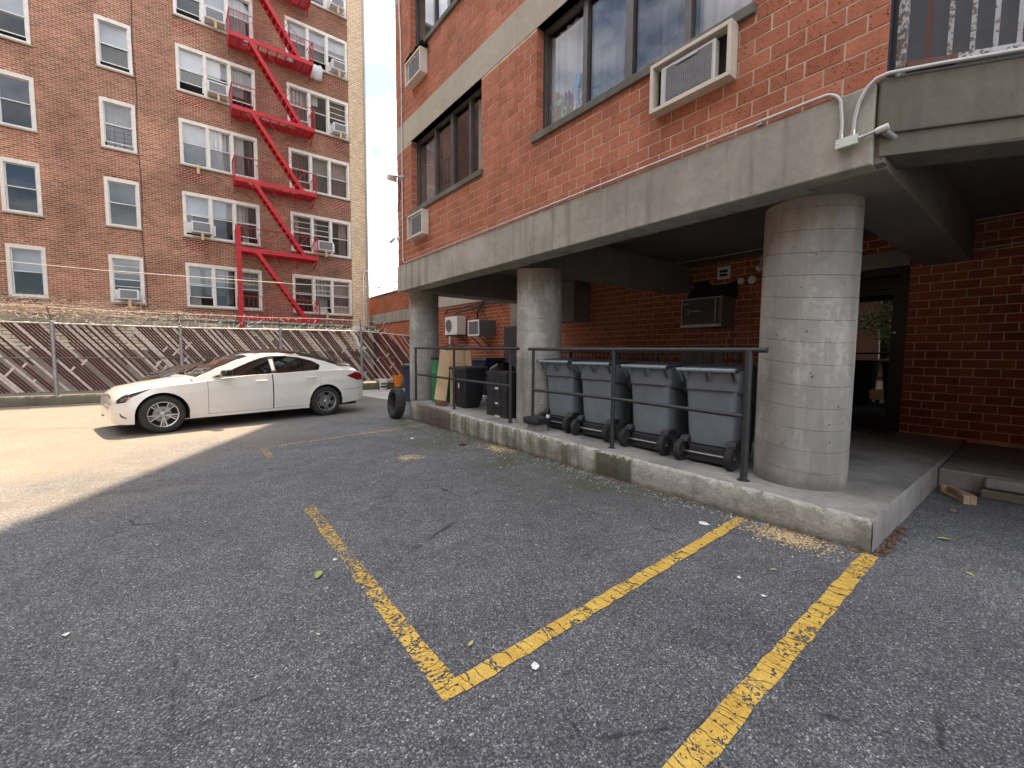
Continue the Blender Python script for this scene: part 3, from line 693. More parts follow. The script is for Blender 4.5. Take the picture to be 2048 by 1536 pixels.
# painted film stuck on the pane of the near window
random.seed(4)
def blob(name, mat, y, z, ry, rz, rot=0.0, hole=0.0):
    X = FX + 0.139; mb = MB(); n = 18
    pt = lambda t, k: (X, y + math.cos(rot) * ry * k * math.cos(t) - math.sin(rot) * rz * k * math.sin(t), z + math.sin(rot) * ry * k * math.cos(t) + math.cos(rot) * rz * k * math.sin(t))
    if hole:
        for k in range(n):
            t0, t1 = 2 * math.pi * k / n, 2 * math.pi * (k + 1) / n
            mb.quad(pt(t0, 1), pt(t1, 1), pt(t1, hole), pt(t0, hole))
    else: mb.poly([pt(2 * math.pi * k / n, 1) for k in range(n)])
    mb.build(name, mat, w1)
blob('film_sticker', m_decal_b, 3.83, 4.72, .045, .10, 0.25); blob('film_sticker', m_decal_b, 3.82, 4.56, .05, .065, 0.2, .7)
blob('film_sticker', m_decal_b, 3.85, 4.42, .05, .07, 0.1, .75); blob('film_sticker', m_decal_g, 4.14, 4.60, .055, .035); blob('film_sticker', m_decal_g, 4.06, 4.45, .05, .06, .6, .6)
blob('film_sticker', m_decal_p, 3.96, 4.60, .022, .075, -0.2); blob('film_sticker', m_decal_p, 4.02, 4.62, .020, .06, -0.25); blob('film_sticker', m_decal_p, 4.29, 4.60, .025, .025); blob('film_sticker', m_decal_p, 4.1, 4.36, .03, .035, 0, .6); blob('film_sticker', m_decal_p, 3.95, 4.50, .02, .02)

# glazing and barred guard above the splayed beam
mb = MB(); mb.quad(sp(-.15, .34, 3.2), sp(6.2, .34, 3.2), sp(6.2, .34, 26), sp(-.15, .34, 26)); mb.build('recessed_wall', m_grey, bld)
mb = MB(); mb.quad((FX, .842, CEIL), (FX + .3, .842, CEIL), (FX + .3, .842, 26), (FX, .842, 26)); mb.build('corner_return', m_grey, bld)
gg = thing('window_guard', 'chipped white steel window guard standing on the angled balcony edge', 'window guard', sp(1.6, .1, 3.26))
mb = MB(); mb.bar(sp(.125, .06, 3.262), sp(.125, .06, 5.2), .05, .05); mb.build('post', m_chip, gg, bevel=.003)
mb = MB(); mb.bar(sp(.15, .06, 3.335), sp(.42, .06, 3.335), .035, .055); mb.build('bottom_rail', m_chipr, gg, label='rusty end of the bottom rail')
mb = MB(); mb.bar(sp(.42, .06, 3.335), sp(3.2, .06, 3.335), .035, .055); mb.build('bottom_rail', m_chip, gg)
for k in range(24):
    MB().bar(sp(.265 + k * .115, .06, 3.36), sp(.265 + k * .115, .06, 5.2), .022, .022).build('bar', m_chipr if k == 0 else m_chip, gg)

# ------------------------------------------------------------------ raised platform
def slab_z(y): return 0.23 + 0.0187 * y
pl = thing('concrete_platform', 'raised concrete platform with mossy stained edge under the brick building', 'platform', (6, 4, 0))
def edge_rows(y0, y1, n):
    rows = []
    for k in range(n + 1):
        y = y0 + (y1 - y0) * k / n; z = slab_z(y); j = random.uniform(-.006, .006); j2 = random.uniform(-.008, .008)
        rows.append([(3.815 + j2 * .4, y, 0.0), (3.808 + j2, y, z * .45), (3.81 + j, y, z - .022 + j), (3.832 + j, y, z + j * .3)])
    return rows
mb = MB(); mb.grid(edge_rows(.75, 8.33, 150)); mb.build('kerb_face', m_kerb, pl, smooth=True, angle=60)
mb = MB(); rows = []
for k in range(60):
    y = .76 + (8.33 - .76) * k / 59; rows.append([(3.832, y, slab_z(y)), (4.0, y, slab_z(y) + .002), (5.0, y, slab_z(y) - .01), (BX, y, slab_z(y) - .015)])
mb.grid(rows); mb.build('deck', m_slab, pl, smooth=True, angle=60)
mb = MB(); rows = []
for k in range(40):
    x = 3.812 + (BX - 3.812) * k / 39; j = random.uniform(-.004, .004)
    rows.append([(x, .745 + j, 0.0), (x, .745 - j, .12), (x, .747 + j, slab_z(.75) - .012), (x, .765, slab_z(.75) - .002 * (k > 3))])
mb.grid(rows); mb.build('end_face', m_endc, pl, smooth=True, angle=60)
mb = MB(); mb.quad((3.812, 8.33, 0), (BX, 8.33, 0), (BX, 8.33, slab_z(8.33) - .01), (3.832, 8.33, slab_z(8.33))); mb.build('far_face', m_kerb, pl)
ws = thing('side_pavement', 'low dark concrete pavement with broken stone edge below the brick wall at right', 'pavement', (7.5, -1, 0))
mb = MB(); mb.box(6.36, BX - .002, -6, .742, 0, .205); mb.build('slab', m_endc, ws, bevel=.02)
for y0, y1, z0, z1 in ((-.05, .40, .095, .2), (-.6, -.07, .10, .2), (-1.3, -.62, .09, .2)):
    mb = MB(); mb.box(6.24, 6.355, y0, y1, z0, z1); mb.build('edge_stone', m_endc, ws, bevel=.025)
for y0, y1 in ((-.2, .42), (-1.2, -.22)):
    mb = MB(); mb.box(6.21, 6.355, y0, y1, 0.0, .085); mb.build('edge_stone', m_curb, ws, bevel=.015)

# tall tower added out of the picture to cast the shade across the lot
tw = thing('added_shade_tower', 'tall grey tower out of view, added to shade the lot', 'building', (20, 30, 0))
mb = MB(); mb.box(14.41, 44, 29.2, 32.0, 0, 97); mb.build('wall', m_stucco, tw)

mb = MB(); mb.box(5.3, BX - .004, -1.6, -1.3, 0.21, CEIL - .003); mb.build('added_side_wall', m_wing, bld)  # wall added out of view to keep light out of the recess
ob_ = thing('row_building', 'dark brick row building across the lot, left of the picture, mirrored in the windows', 'building', (-13, 2, 0))
mb = MB(); hl = [(y, y + 1.2, 1.2 + 3 * k, 2.9 + 3 * k) for y in range(-16, 17, 3) for k in range(5)]
wall_quads(mb, lambda u, v: (-13, u, v), -18, 19, 0, 16.5, hl); mb.quad((-13, -18, 16.5), (-13, 19, 16.5), (-25, 19, 16.5), (-25, -18, 16.5)); mb.quad((-13, 19, 0), (-25, 19, 0), (-25, 19, 16.5), (-13, 19, 16.5)); mb.build('wall', brick_far('row_brick', (.20, .085, .055), (.14, .06, .04), (.25, .2, .16), .215, .075, .01, .3, 'y'), ob_)
mb = MB()
for a, b, c, d in hl: mb.quad((-13.15, a, c), (-13.15, b, c), (-13.15, b, d), (-13.15, a, d))
mb.build('window_panes', m_gap, ob_, kind='stuff')

# ------------------------------------------------------------------ red brick building at the back
YB = 23.5; XC = 8.37; ZTOP = 20.2
lb = thing('old_brick_building', 'six storey old red brick apartment building with white windows behind the slatted fence', 'building', (2, YB, 0))
singles = []; triples = []
for k in range(6):
    z0, z1 = 3.36 + 3.0 * k, 5.22 + 3.0 * k
    singles.append((-4.71, -3.76, z0, z1, ('A', k))); singles.append((-2.01, -1.0, z0, z1, ('B', k))); singles.append((-9.3, -8.3, z0, z1, ('Z', k)))
    triples.append((0.42, 3.25, z0, z1, ('C', k))); triples.append((4.60, 7.42, z0, z1, ('D', k)))
for i, q in enumerate(singles):
    if q[4][0] == 'B' and q[4][1] == 4: pass
holesL = [q[:4] for q in singles + triples]
mb = MB(); PL = lambda u, v: (u, YB, v)
wall_quads(mb, PL, -16, 7.47, -0.5, ZTOP, holesL)
mb.quad((-16, YB, ZTOP), (7.47, YB, ZTOP), (7.47, YB + 12, ZTOP), (-16, YB + 12, ZTOP)); mb.quad((-16, YB, -.5), (-16, YB + 12, -.5), (-16, YB + 12, ZTOP), (-16, YB, ZTOP))
mb.build('wall', m_far, lb)
mb = MB(); mb.box(7.47, XC, YB - .02, YB + 12, -0.5, ZTOP); mb.build('corner_pier', m_cream, lb)
mb = MB(); mb.quad((-16, YB + .45, -.5), (7.4, YB + .45, -.5), (7.4, YB + .45, ZTOP), (-16, YB + .45, ZTOP)); mb.build('dark_interior', m_room, lb)
mb = MB()                                                        # dark red bricks let in below and beside the windows
for (a, b, z) in ((0.15, 1.5, 3.2), (0.3, 1.7, 6.2), (0.1, 1.5, 9.2), (0.15, 1.6, 12.2), (0.2, 1.5, 15.2), (6.3, 7.46, 3.25), (6.0, 7.46, 6.15), (6.2, 7.46, 9.2), (5.9, 7.46, 12.2), (6.0, 7.46, 15.15), (-2.1, -.7, 8.36)):
    for r in range(6 if z != 8.36 else 2):
        aa = a + random.uniform(0, .45); bb = b - random.uniform(0, .45)
        if b > 7.4: bb = 7.46
        mb.quad((aa, YB - .006, z - r * .075 - .075), (bb, YB - .006, z - r * .075 - .075), (bb, YB - .006, z - r * .075), (aa, YB - .006, z - r * .075))
mb.build('repair_bricks', m_repair, lb, kind='stuff')
def sash_window(a, b, z0, z1, n, seed, blinds, bars=False, slats=()):
    """white frame with n double-hung lights"""
    rnd = random.Random(seed); Y = YB + .06; mb = MB(); t = .085
    mb.box(a - .02, a + t, YB - .035, Y + .06, z0, z1); mb.box(b - t, b + .02, YB - .035, Y + .06, z0, z1)
    mb.box(a + t, b - t, YB - .035, Y + .06, z1 - .13, z1 + .01); mb.box(a + t, b - t, YB - .035, Y + .06, z0, z0 + .07)
    us = [a + t + (b - a - 2 * t) * k / n for k in range(n + 1)]
    for k in range(1, n): mb.box(us[k] - .055, us[k] + .055, YB - .03, Y + .06, z0 + .07, z1 - .13)
    fr = mb.build('window', m_white, lb)
    MB().box(a - .06, b + .06, YB - .07, YB - .002, z0 - .06, z0 - .004).build('window_sill', m_band, fr)
    zm = (z0 + z1) / 2 - .02
    for k in range(n):
        l = us[k] + (.055 if k else 0); r = us[k + 1] - (.055 if k < n - 1 else 0); s = .035
        lift = rnd.choice((0, 0, 0, .25, .35)) if n == 3 else rnd.choice((0, 0, .18))
        for (zb, zt, yy, nm) in ((zm, z1 - .13, Y - .005, 'upper'), (z0 + .07 + lift, zm + .035 + lift * .2, Y + .03, 'lower')):
            m2 = MB(); m2.box(l, l + s, yy, yy + .03, zb, zt); m2.box(r - s, r, yy, yy + .03, zb, zt); m2.box(l + s, r - s, yy, yy + .03, zb, zb + s); m2.box(l + s, r - s, yy, yy + .03, zt - s, zt)
            if (k, nm) in slats:
                for q in (1, 2): m2.box(l + s, r - s, yy + .005, yy + .02, zb + (zt - zb) * q / 3 - .012, zb + (zt - zb) * q / 3 + .012)
            m2.build('sash', m_whitem, fr)
            MB().quad((l + s, yy + .016, zb + s), (r - s, yy + .016, zb + s), (r - s, yy + .016, zt - s), (l + s, yy + .016, zt - s)).build('pane', m_glass if nm == 'upper' else m_glassl, fr)
        for bl in blinds.get(k, ()):
            mat, f0, f1, g0, g1 = bl                             # material, share of the width, share of the height
            wv = .012 if mat is not m_blind else .0
            m2 = MB(); rows = []; N = 22
            for zz in (z0 + (z1 - z0) * g0, z0 + (z1 - z0) * g1): rows.append([(l + (r - l) * (f0 + (f1 - f0) * q / N), Y + .16 + wv * math.sin(q * 1.3) * 2, zz) for q in range(N + 1)])
            m2.grid(rows).build('curtain' if wv else 'blind', mat, fr, smooth=True, angle=180)
        if bars or (n == 1 and rnd.random() < .3):
            m2 = MB()
            for q in (1, 2): m2.bar((l + (r - l) * q / 3, Y + .09, z0 + .07), (l + (r - l) * q / 3, Y + .09, zm - .1), .018, .018)
            for q in range(4): m2.bar((l, Y + .09, z0 + .2 + q * .17), (r, Y + .09, z0 + .2 + q * .17), .012, .012)
            m2.build('child_guard', m_blk, fr)
    return fr
BW = lambda g=.5: (m_blind, 0, 1, g, 1)
CW = lambda a, b, g=0., m=m_curtw: (m, a, b, g, 1)
plan = {('A', 0): {0: [BW(.5)]}, ('A', 1): {}, ('A', 2): {}, ('A', 3): {0: [BW(.5)]}, ('B', 0): {}, ('B', 1): {}, ('B', 2): {0: [(m_curtw, .05, 1, .05, .5), (m_curtg, 0, 1, .5, 1)]}, ('B', 3): {0: [BW(.55)]},
        ('C', 0): {0: [CW(0, .5, 0, m_curtg), CW(.7, 1, .3, m_curtg)], 1: [CW(.1, .5, .3, m_curtg), CW(.55, .9, .1, m_curtg)], 2: [CW(0, 1, .45, m_curtg)]},
        ('C', 1): {0: [BW(.5), CW(0, .3, .1)], 1: [BW(.55)], 2: [CW(0, .45, .45), CW(.3, .6, 0, m_curtp)]},
        ('C', 2): {0: [BW(.1)], 1: [CW(0, 1, .5, m_curtg), CW(0, .95, 0)], 2: [CW(0, .5, 0), CW(.75, .9, 0, m_curtb)]},
        ('C', 3): {0: [BW(.5)], 1: [BW(.6)], 2: [CW(0, .6, .3), BW(.55)]}, ('C', 4): {0: [], 1: [BW(.5)], 2: [CW(0, .8, .0), BW(.5)]}, ('C', 5): {},
        ('D', 0): {0: [], 1: [CW(0, 1, .4, m_curtg), CW(.1, .8, .05, m_curtw)], 2: [CW(0, 1, 0, m_curtp)]},
        ('D', 1): {0: [CW(0, .35, .3, m_curtp)], 1: [CW(0, .25, .4, m_curtp)], 2: [CW(.45, .9, .0, m_curtp)]},
        ('D', 2): {0: [CW(0, 1, .5, m_curtp), CW(0, 1, 0, m_curtb)], 1: [CW(0, 1, .0, m_curtg)], 2: [CW(.1, 1, 0, m_curtp)]},
        ('D', 3): {0: [CW(0, .8, .5), CW(0, 1, 0, m_curtg)], 1: [CW(0, .5, .7, m_curtw)], 2: [CW(0, 1, .2, m_curtb)]},
        ('D', 4): {0: [CW(.2, 1, 0, m_blind)], 1: [BW(.3)], 2: [BW(.5)]}, ('D', 5): {0: [BW(.2)], 1: [BW(.2)]}}
for q in singles:
    if q[4][0] == 'Z': continue
    sash_window(*q[:4], 1, hash(q[4][0]) % 7 * 0 + ord(q[4][0]) * 10 + q[4][1], plan.get(q[4], {}), q[4] in (('B', 3), ('A', 1), ('B', 1)), ((0, 'upper'), (0, 'lower')) if q[4] == ('B', 0) else ())
for q in triples:
    sl = {('C', 0): ((1, 'upper'), (2, 'upper')), ('D', 0): ((1, 'upper'),), ('D', 1): ((0, 'upper'), (1, 'upper')), ('D', 3): ((2, 'upper'), (2, 'lower')), ('D', 4): ((2, 'upper'),)}.get(q[4], ())
    sash_window(*q[:4], 3, ord(q[4][0]) * 10 + q[4][1], plan.get(q[4], {}), False, sl)
# pipes and cable on the building, base wall with coping
mb = MB(); mb.tube([(8.05, YB - .08, 3.05), (8.05, YB - .08, 5.55), (8.12, YB - .08, 5.75), (8.36, YB - .08, 5.82)], .03, 8); mb.build('white_pipe', m_whitem, lb, smooth=True)
mb = MB(); mb.tube([(-.93 + .03 * math.sin(k * .9), YB - .03, 3.2 + k * .55) for k in range(28)], .012, 5); mb.build('wall_cable', m_blkcab, lb)
mb = MB(); mb.tube([(8.25, YB - .06, 2.0), (8.3, YB - .06, 6), (8.3, YB - .06, ZTOP)], .035, 6); mb.build('downpipe', m_galv, lb)
mb = MB(); mb.box(-16, 8.3, 22.75, YB - .03, -.5, 1.45); mb.build('base_wall', m_taupe, lb)
mb = MB(); mb.box(-16, 8.3, 22.745, YB - .03, 1.452, 2.43); mb.build('upper_base_wall', m_tan, lb)
mb = MB(); mb.box(-16, 8.35, 22.55, YB - .025, 2.435, 2.62); mb.box(-16, 8.35, 22.50, YB - .025, 2.70, 2.80); mb.box(-16, 8.32, 22.62, YB - .03, 2.62, 2.70); mb.build('ledge', m_conc, lb, bevel=.01)
# ------------------------------------------------------------------ fire escape
fe = thing('fire_escape', 'bright red iron fire escape zigzagging up the old brick facade', 'fire escape', (3.9, 22.9, 3.0))
PX0, PX1, PY0, PY1 = 2.25, 5.56, 22.5, 23.44
for k in range(1, 7):
    z = 3.0 * k
    mb = MB()
    for y in (PY0, PY1 - .05): mb.box(PX0, PX1, y, y + .035, z - .17, z)
    for x in (PX0, PX1 - .04): mb.box(x, x + .035, PY0 + .036, PY1 - .051, z - .17, z)
    for q in range(1, 9): 
        x = PX0 + q * (PX1 - PX0) / 9; mb.bar((x, PY0 + .036, z - .10), (x, PY1 - .051, z - .10), .04, .06)
    pf = mb.build('platform', m_red, fe)
    mb = MB()
    for q in range(16):                                          # deck of flat iron, open where the stair comes up
        y = PY0 + .06 + q * .055; mb.box(PX0 + .04, (PX1 - .05) if y > 23.0 or k == 1 else PX0 + 0.55, y, y + .028, z - .065, z - .045)
        if y <= 23.0 and k > 1: mb.box(PX0 + 2.6, PX1 - .05, y, y + .028, z - .065, z - .045)
    mb.build('deck_slats', m_redd, pf, kind='stuff')
    for x in (PX0 + .02, PX0 + 2.5, PX1 - .02):                  # braces underneath
        MB().bar((x, PY0 + .02, z - .16), (x, PY1, z - .46), .035, .035).build('brace', m_red, fe)
    mb = MB(); h = .88
    for a, b in (((PX0, PY0), (PX1, PY0)), ((PX0, PY0), (PX0, PY1)), ((PX1, PY0), (PX1, PY1))):
        mb.tube([(*a, z + h), (*b, z + h)], .016, 6)
        n = int(math.dist(a, b) / .17)
        for q in range(n + 1):
            x = a[0] + (b[0] - a[0]) * q / n; y = a[1] + (b[1] - a[1]) * q / n; mb.tube([(x, y, z), (x, y, z + h)], .0075, 4, False)
    for x in (PX0, PX1): mb.bar((x, PY0, z), (x, PY0, z + h), .035, .035)
    mb.bar((PX0 - .01, PY1 - .02, z + .55), (PX0 - .01, PY0, z + h), .02, .02); mb.bar((PX1 - .02, PY0 + .02, z + h), (PX1 - .28, PY0 + .02, z + .42), .03, .03)
    mb.build('railing', m_redd, fe)
    if k > 1:                                                    # stair from this platform's left end down to the next one's right end
        xa, xb = 2.95, 4.95; za, zb = z - .05, z - 3.0
        for y in (22.52, 23.02):
            MB().bar((xa, y, za), (xb, y, zb), .035, .15).build('stair_stringer', m_red, fe)
        st = None
        for q in range(1, 13):
            t = q / 13; x = xa + (xb - xa) * t; zz = za + (zb - za) * t
            mb = MB(); mb.box(x - .09, x + .09, 22.54, 23.0, zz - .012, zz + .012); mb.box(x + .07, x + .09, 22.54, 23.0, zz - .06, zz - .0125)
            mb.build('tread', m_redd, fe)
        mb = MB(); off = .62
        mb.tube([(xa + .1, 22.50, za + .1), (xa + .12, 22.50, za + off + .1), (xb - .35, 22.50, zb + off + .55), (xb - .05, 22.50, zb + .9), (xb + .1, 22.50, zb + .85), (xb - .22, 22.50, zb + .45)], .012, 5)
        for t in (.35, .68): 
            x = xa + (xb - xa) * t; zz = za + (zb - za) * t; mb.tube([(x, 22.51, zz), (x + .28, 22.50, zz + .45)], .01, 4)
        mb.build('handrail', m_redd, fe)
mb = MB(); 
for x in (2.20, 2.36): mb.bar((x, 22.47, 2.42), (x, 22.47, 6.95), .04, .05)
for q in range(15): mb.bar((2.2, 22.47, 2.5 + q * .3), (2.36, 22.47, 2.5 + q * .3), .03, .03)
mb.box(2.205, 2.355, 22.475, 22.49, 2.45, 6.9); mb.build('drop_ladder', m_red, fe)

# laundry and bags
def cloth(name, pts, label, cat, mat):
    mb = MB(); mb.grid(pts); o = mb.build(name, mat, smooth=True, angle=180)
    s = o.modifiers.new('thickness', 'SOLIDIFY'); s.thickness = .012; tag(o, label, cat); return o
def drape(x0, x1, y, z0, z1, seed):
    rnd = random.Random(seed); ph = rnd.random() * 6
    return [[(x0 + (x1 - x0) * a / 10 + .02 * math.sin(b + ph), y - .10 * math.sin(b / 6 * 3.14) - .03 * math.sin(a * 1.7 + b * .6 + ph), z1 + (z0 - z1) * b / 7 + .02 * math.sin(a * .9)) for a in range(11)] for b in range(8)]
cloth('towel', drape(5.62, 6.15, 23.3, 14.75, 15.42, 2), 'white towel hung out over the sill beside the fire escape', 'towel', m_curtw)
cloth('plastic_bag', drape(4.55, 5.0, 23.2, 15.05, 15.42, 5), 'crumpled white plastic bag on an upper fire escape landing', 'bag', m_tarp)

# ------------------------------------------------------------------ window air conditioners of the back building
def window_ac(x, z, wd, ht, label, dep=.42, y=YB):
    t = thing('window_air_conditioner', label, 'air conditioner', (x, y - dep / 2, z), group='air conditioners in the windows of the old brick building')
    mb = MB(); mb.box(x - wd / 2, x + wd / 2, y - dep, y + .1, z, z + ht); mb.build('casing', m_whitem, t, bevel=.012)
    mb = MB(); mb.box(x - wd / 2 + .06, x + wd / 2 - .06, y - dep - .008, y - dep - .002, z + .05, z + ht - .05); mb.build('grille', m_acgrey, t)
    mb = MB(); 
    for k in range(7): mb.box(x - wd / 2 + .07, x + wd / 2 - .07, y - dep - .014, y - dep - .009, z + .06 + k * (ht - .12) / 7, z + .075 + k * (ht - .12) / 7)
    mb.build('louvre', m_galv, t)
    mb = MB(); mb.bar((x + .02, y - dep + .05, z - .30), (x + .02, y - dep + .05, z - .003), .09, .06); mb.build('timber_prop', m_board, t)
    for s in (-1, 1):
        a = x + s * (wd / 2 + .004); b = x + s * (wd / 2 + .16)
        mb = MB(); mb.box(min(a, b), max(a, b), y + .0, y + .03, z + .02, z + ht); mb.build('side_panel', m_whitem, t)
    return t
window_ac(-1.46, 3.46, .62, .40, 'small white air conditioner under the lowest narrow window beside the long triple windows')
window_ac(1.02, 6.50, .72, .46, 'white air conditioner in the left light of a triple window, second row up')
window_ac(1.80, 12.50, .72, .46, 'white air conditioner in the middle of a triple window by the fire escape, fourth row')
window_ac(1.80, 15.50, .72, .46, 'white air conditioner in the middle of the highest triple window left of the fire escape')
window_ac(6.08, 6.50, .74, .46, 'white air conditioner beside the fire escape landing, second row up')
window_ac(6.92, 12.48, .66, .42, 'white air conditioner in the right light beside the cream brick corner, fourth row up')
window_ac(6.92, 15.48, .66, .42, 'white air conditioner in the right light beside the cream brick corner, above the hanging towel')
window_ac(6.92, 18.48, .66, .42, 'topmost white air conditioner beside the cream brick corner')
for x, z, lb_ in ((1.0, 9.33, 'pale timber prop under a triple window left of the fire escape'), (6.15, 3.4, 'pale timber prop below the lowest window beside the cream corner')):
    o = MB().box(x - .05, x + .05, YB - .14, YB - .08, z - .28, z + .1).build('timber_prop', m_board); tag(o, lb_, 'timber prop')

# ------------------------------------------------------------------ fence along the back of the lot
FY = 16.0
fn = thing('chain_link_fence', 'long chain link fence woven with slanting brown and white slats', 'fence', (1.5, FY, 0))
FX0, FX1 = -5.4, 7.35
ftop = lambda x: 2.10 if x < .5 else (2.10 + (x - .5) * .017 if x < 5.4 else 2.19 - (x - 5.4) * .066)
for x in (-5.1, -2.52, .08, 2.70, 5.36, 7.3):
    mb = MB(); mb.tube([(x, FY - .06, .2), (x, FY - .06, ftop(x) + .02)], .042, 10); mb.lathe([(.05, 0), (.05, .03), (.0, .05)], (x, FY - .06, ftop(x) + .02), 10); mb.build('post', m_galv, fn, smooth=True)
    mb = MB(); mb.bar((x, FY - .06, ftop(x) + .02), (x - .06, FY - .12, ftop(x) + .42), .03, .012); mb.build('barb_arm', m_wire, fn)
xs = [FX0 + (FX1 - FX0) * k / 30 for k in range(31)]
mb = MB(); mb.tube([(x, FY, ftop(x)) for x in xs], .021, 8); mb.build('top_rail', m_razor, fn, smooth=True)
mb = MB(); mb.tube([(x, FY - .025, 1.21) for x in xs], .014, 6); mb.build('middle_rail', m_wire, fn, smooth=True)
mb = MB(); mb.tube([(x, FY, .33) for x in xs], .012, 6); mb.build('bottom_rail', m_wire, fn, smooth=True)
mb = MB(); cell = .062; slope = 1.33
def clip_diag(xt, sgn):                                          # a wire from the top (xt) down to the bottom, slope fixed, cut at the fence ends
    z1, z0 = 2.10, .30; xb = xt + sgn * (z1 - z0) / slope; pts = []
    for k in range(9):
        t = k / 8; x = xt + (xb - xt) * t; z = (ftop(max(FX0, min(FX1, x)))) * (1 - t) + z0 * t
        pts.append((x, FY - .004 + .006 * (k % 2) * sgn, z))
    pts = [q for q in pts if FX0 <= q[0] <= FX1]; return pts
x = FX0 - 1.4
while x < FX1 + 1.4:
    for sg in (1, -1):
        q = clip_diag(x, sg)
        if len(q) > 1: mb.tube(q, .0019, 3, False)
    x += cell
mb.build('wire_mesh', m_wire, fn, kind='stuff')
random.seed(23)
x = FX0 - 1.3; n = 0
while x < FX1:
    r = random.random(); white = (n % 6 == 0) or random.random() < .04
    gone = r < (.30 if x < -1.0 else .13)
    t0, t1 = 0.0, 1.0
    q = random.random()
    if q < .16: t1 = random.uniform(.35, .9)
    elif q < .24: t0 = random.uniform(.1, .5)
    if not gone or white:
        z1, z0 = ftop(max(FX0, min(FX1, x))) - .02, .34; L = (z1 - z0) / slope
        xa, xb = x + L * t0, x + L * t1; za, zb = z1 + (z0 - z1) * t0, z1 + (z0 - z1) * t1
        if xa < FX0: za -= (FX0 - xa) * slope; xa = FX0
        if xb > FX1: zb += (xb - FX1) * slope; xb = FX1
        if xb - xa > .05:
            yo = FY - .004 + random.uniform(-.006, .006)
            mb = MB(); mb.bar((xa, yo, za), (xb, yo + random.uniform(-.01, .01), zb), .009, .046, up=(0, 0, 1)); mb.build('slat', m_slatw if white else m_slat, fn)
    x += .0735; n += 1
for k in range(26):                                               # broken bits leaning the other way
    x = random.uniform(-3.6, 6.5); z = random.uniform(.45, 1.5); L = random.uniform(.08, .3)
    mb = MB(); mb.bar((x, FY - .02, z), (x + L * .6, FY - .025, z + L * .8), .008, .045); mb.build('slat', m_slatw, fn, label='broken white slat')
mb = MB(); rows = []
for k in range(70):
    x = FX0 + (FX1 - FX0) * k / 69; j = random.uniform(-.012, .012); rows.append([(x, FY - .14 + j, -.01), (x, FY - .15 + j, .20 + j), (x, FY - .12, .235 + j), (x, FY + .2, .24)])
mb.grid(rows); fk = mb.build('fence_curb', m_curb, smooth=True, angle=50); tag(fk, 'low mossy concrete curb along the foot of the slatted fence', 'curb')
# razor ribbon in loose coils and a strand above the top rail
rz = thing('razor_wire', 'rusty razor wire coiled along the top of the slatted fence', 'razor wire', (1.5, FY, 2.3))
mb = MB()
for sgn, ph in ((1, 0), (1, 2.4)):
    pts = []
    for k in range(900):
        t = k / 900; x = FX0 + .2 + (6.2 - FX0) * t; a = k * .21 + ph + .6 * math.sin(k * .05); rr = .20 + .07 * math.sin(k * .031 + ph)
        if x < -.9 and ph > 1: rr *= 1.25
        pts.append(Vector((x + .10 * math.cos(a * 1.0), FY - .03 + rr * .8 * math.sin(a), ftop(x) + .20 + rr * math.cos(a))))
    for a, b in zip(pts, pts[1:]):
        if int((a.x + 9) * 3.1) % 4 == 0 and ph > 1: continue
        d = (b - a); u = Vector((.006, 0, .010)); mb.quad(a - u, b - u, b + u, a + u)
mb.build('coil', m_razor, rz)
mb = MB(); rnd = random.Random(3)
for k in range(95):                                               # ribbon barbs catching the light
    x = FX0 + .3 + (6.3 - FX0) * k / 95 + rnd.uniform(-.05, .05); z = ftop(x) + rnd.uniform(.02, .42); L = rnd.uniform(.06, .16); a = rnd.uniform(.2, 1.4) * rnd.choice((-1, 1))
    u = Vector((math.cos(a), 0, math.sin(a))) * L / 2; v = Vector((-math.sin(a), .3, math.cos(a))) * .014; c = Vector((x, FY - .12 + rnd.uniform(-.1, .1), z)); mb.quad(c - u - v * .3, c + u - v, c + u + v, c - u + v * .3)
mb.build('barb', m_razor, rz, kind='stuff')
mb = MB(); mb.tube([(x, FY - .05, ftop(x) + .39 + .012 * math.sin(x * 2)) for x in xs[:-3]], .008, 5); mb.build('strand', m_cable, rz)
# dry vine tangle on the left half
mb = MB(); rnd = random.Random(8)
for k in range(520):
    x = rnd.triangular(-5.0, .9, -2.6); z = 2.12 + abs(rnd.gauss(.28, .15)) * (1.0 if x < -.6 else .75); y = FY + .15 + rnd.uniform(-.3, .3); a = rnd.uniform(-.6, 3.7); L = rnd.uniform(.15, .5); p = Vector((x, y, z)); pts = [p]
    for s in range(4):
        a += rnd.uniform(-.7, .7); p = p + Vector((math.cos(a) * L / 4, rnd.uniform(-.03, .03), math.sin(a) * L / 5)); pts.append(p)
    mb.tube(pts, rnd.uniform(.003, .007), 3, False)
for k in range(14):
    z = 2.3 + .3 * rnd.random(); mb.tube([(-5.3 + q * .42, FY + .2 + .05 * math.sin(q + k), z + .035 * math.sin(q * 1.3 + k) - .006 * q) for q in range(int(rnd.uniform(9, 15)))], .008, 4, False)
dv = mb.build('dry_vines', m_vine); tag(dv, 'tangle of dry leafless vines above the left part of the slatted fence', 'vines', kind='stuff')
o = MB(); rnd = random.Random(12); rows = [[(5.0 + a * .055 + .03 * rnd.random(), FY - .08 + .05 * rnd.random(), ftop(5.1) + .03 + b * .05 + .06 * rnd.random() - .02 * abs(a - 4)) for a in range(9)] for b in range(4)]
o = o.grid(rows).build('snagged_bag', m_tarp, smooth=True, angle=180); tag(o, 'torn pale plastic bag snagged on the top rail of the fence', 'bag')
o = MB(); rows = [[(5.0 + .5 * t + .05 * math.sin(t * 7) + w_ * .05, FY - .03, ftop(5) - .02 - .62 * t - .08 * math.sin(t * 3.1) + w_ * .03) for w_ in (-1, 1)] for t in [k / 14 for k in range(15)]]
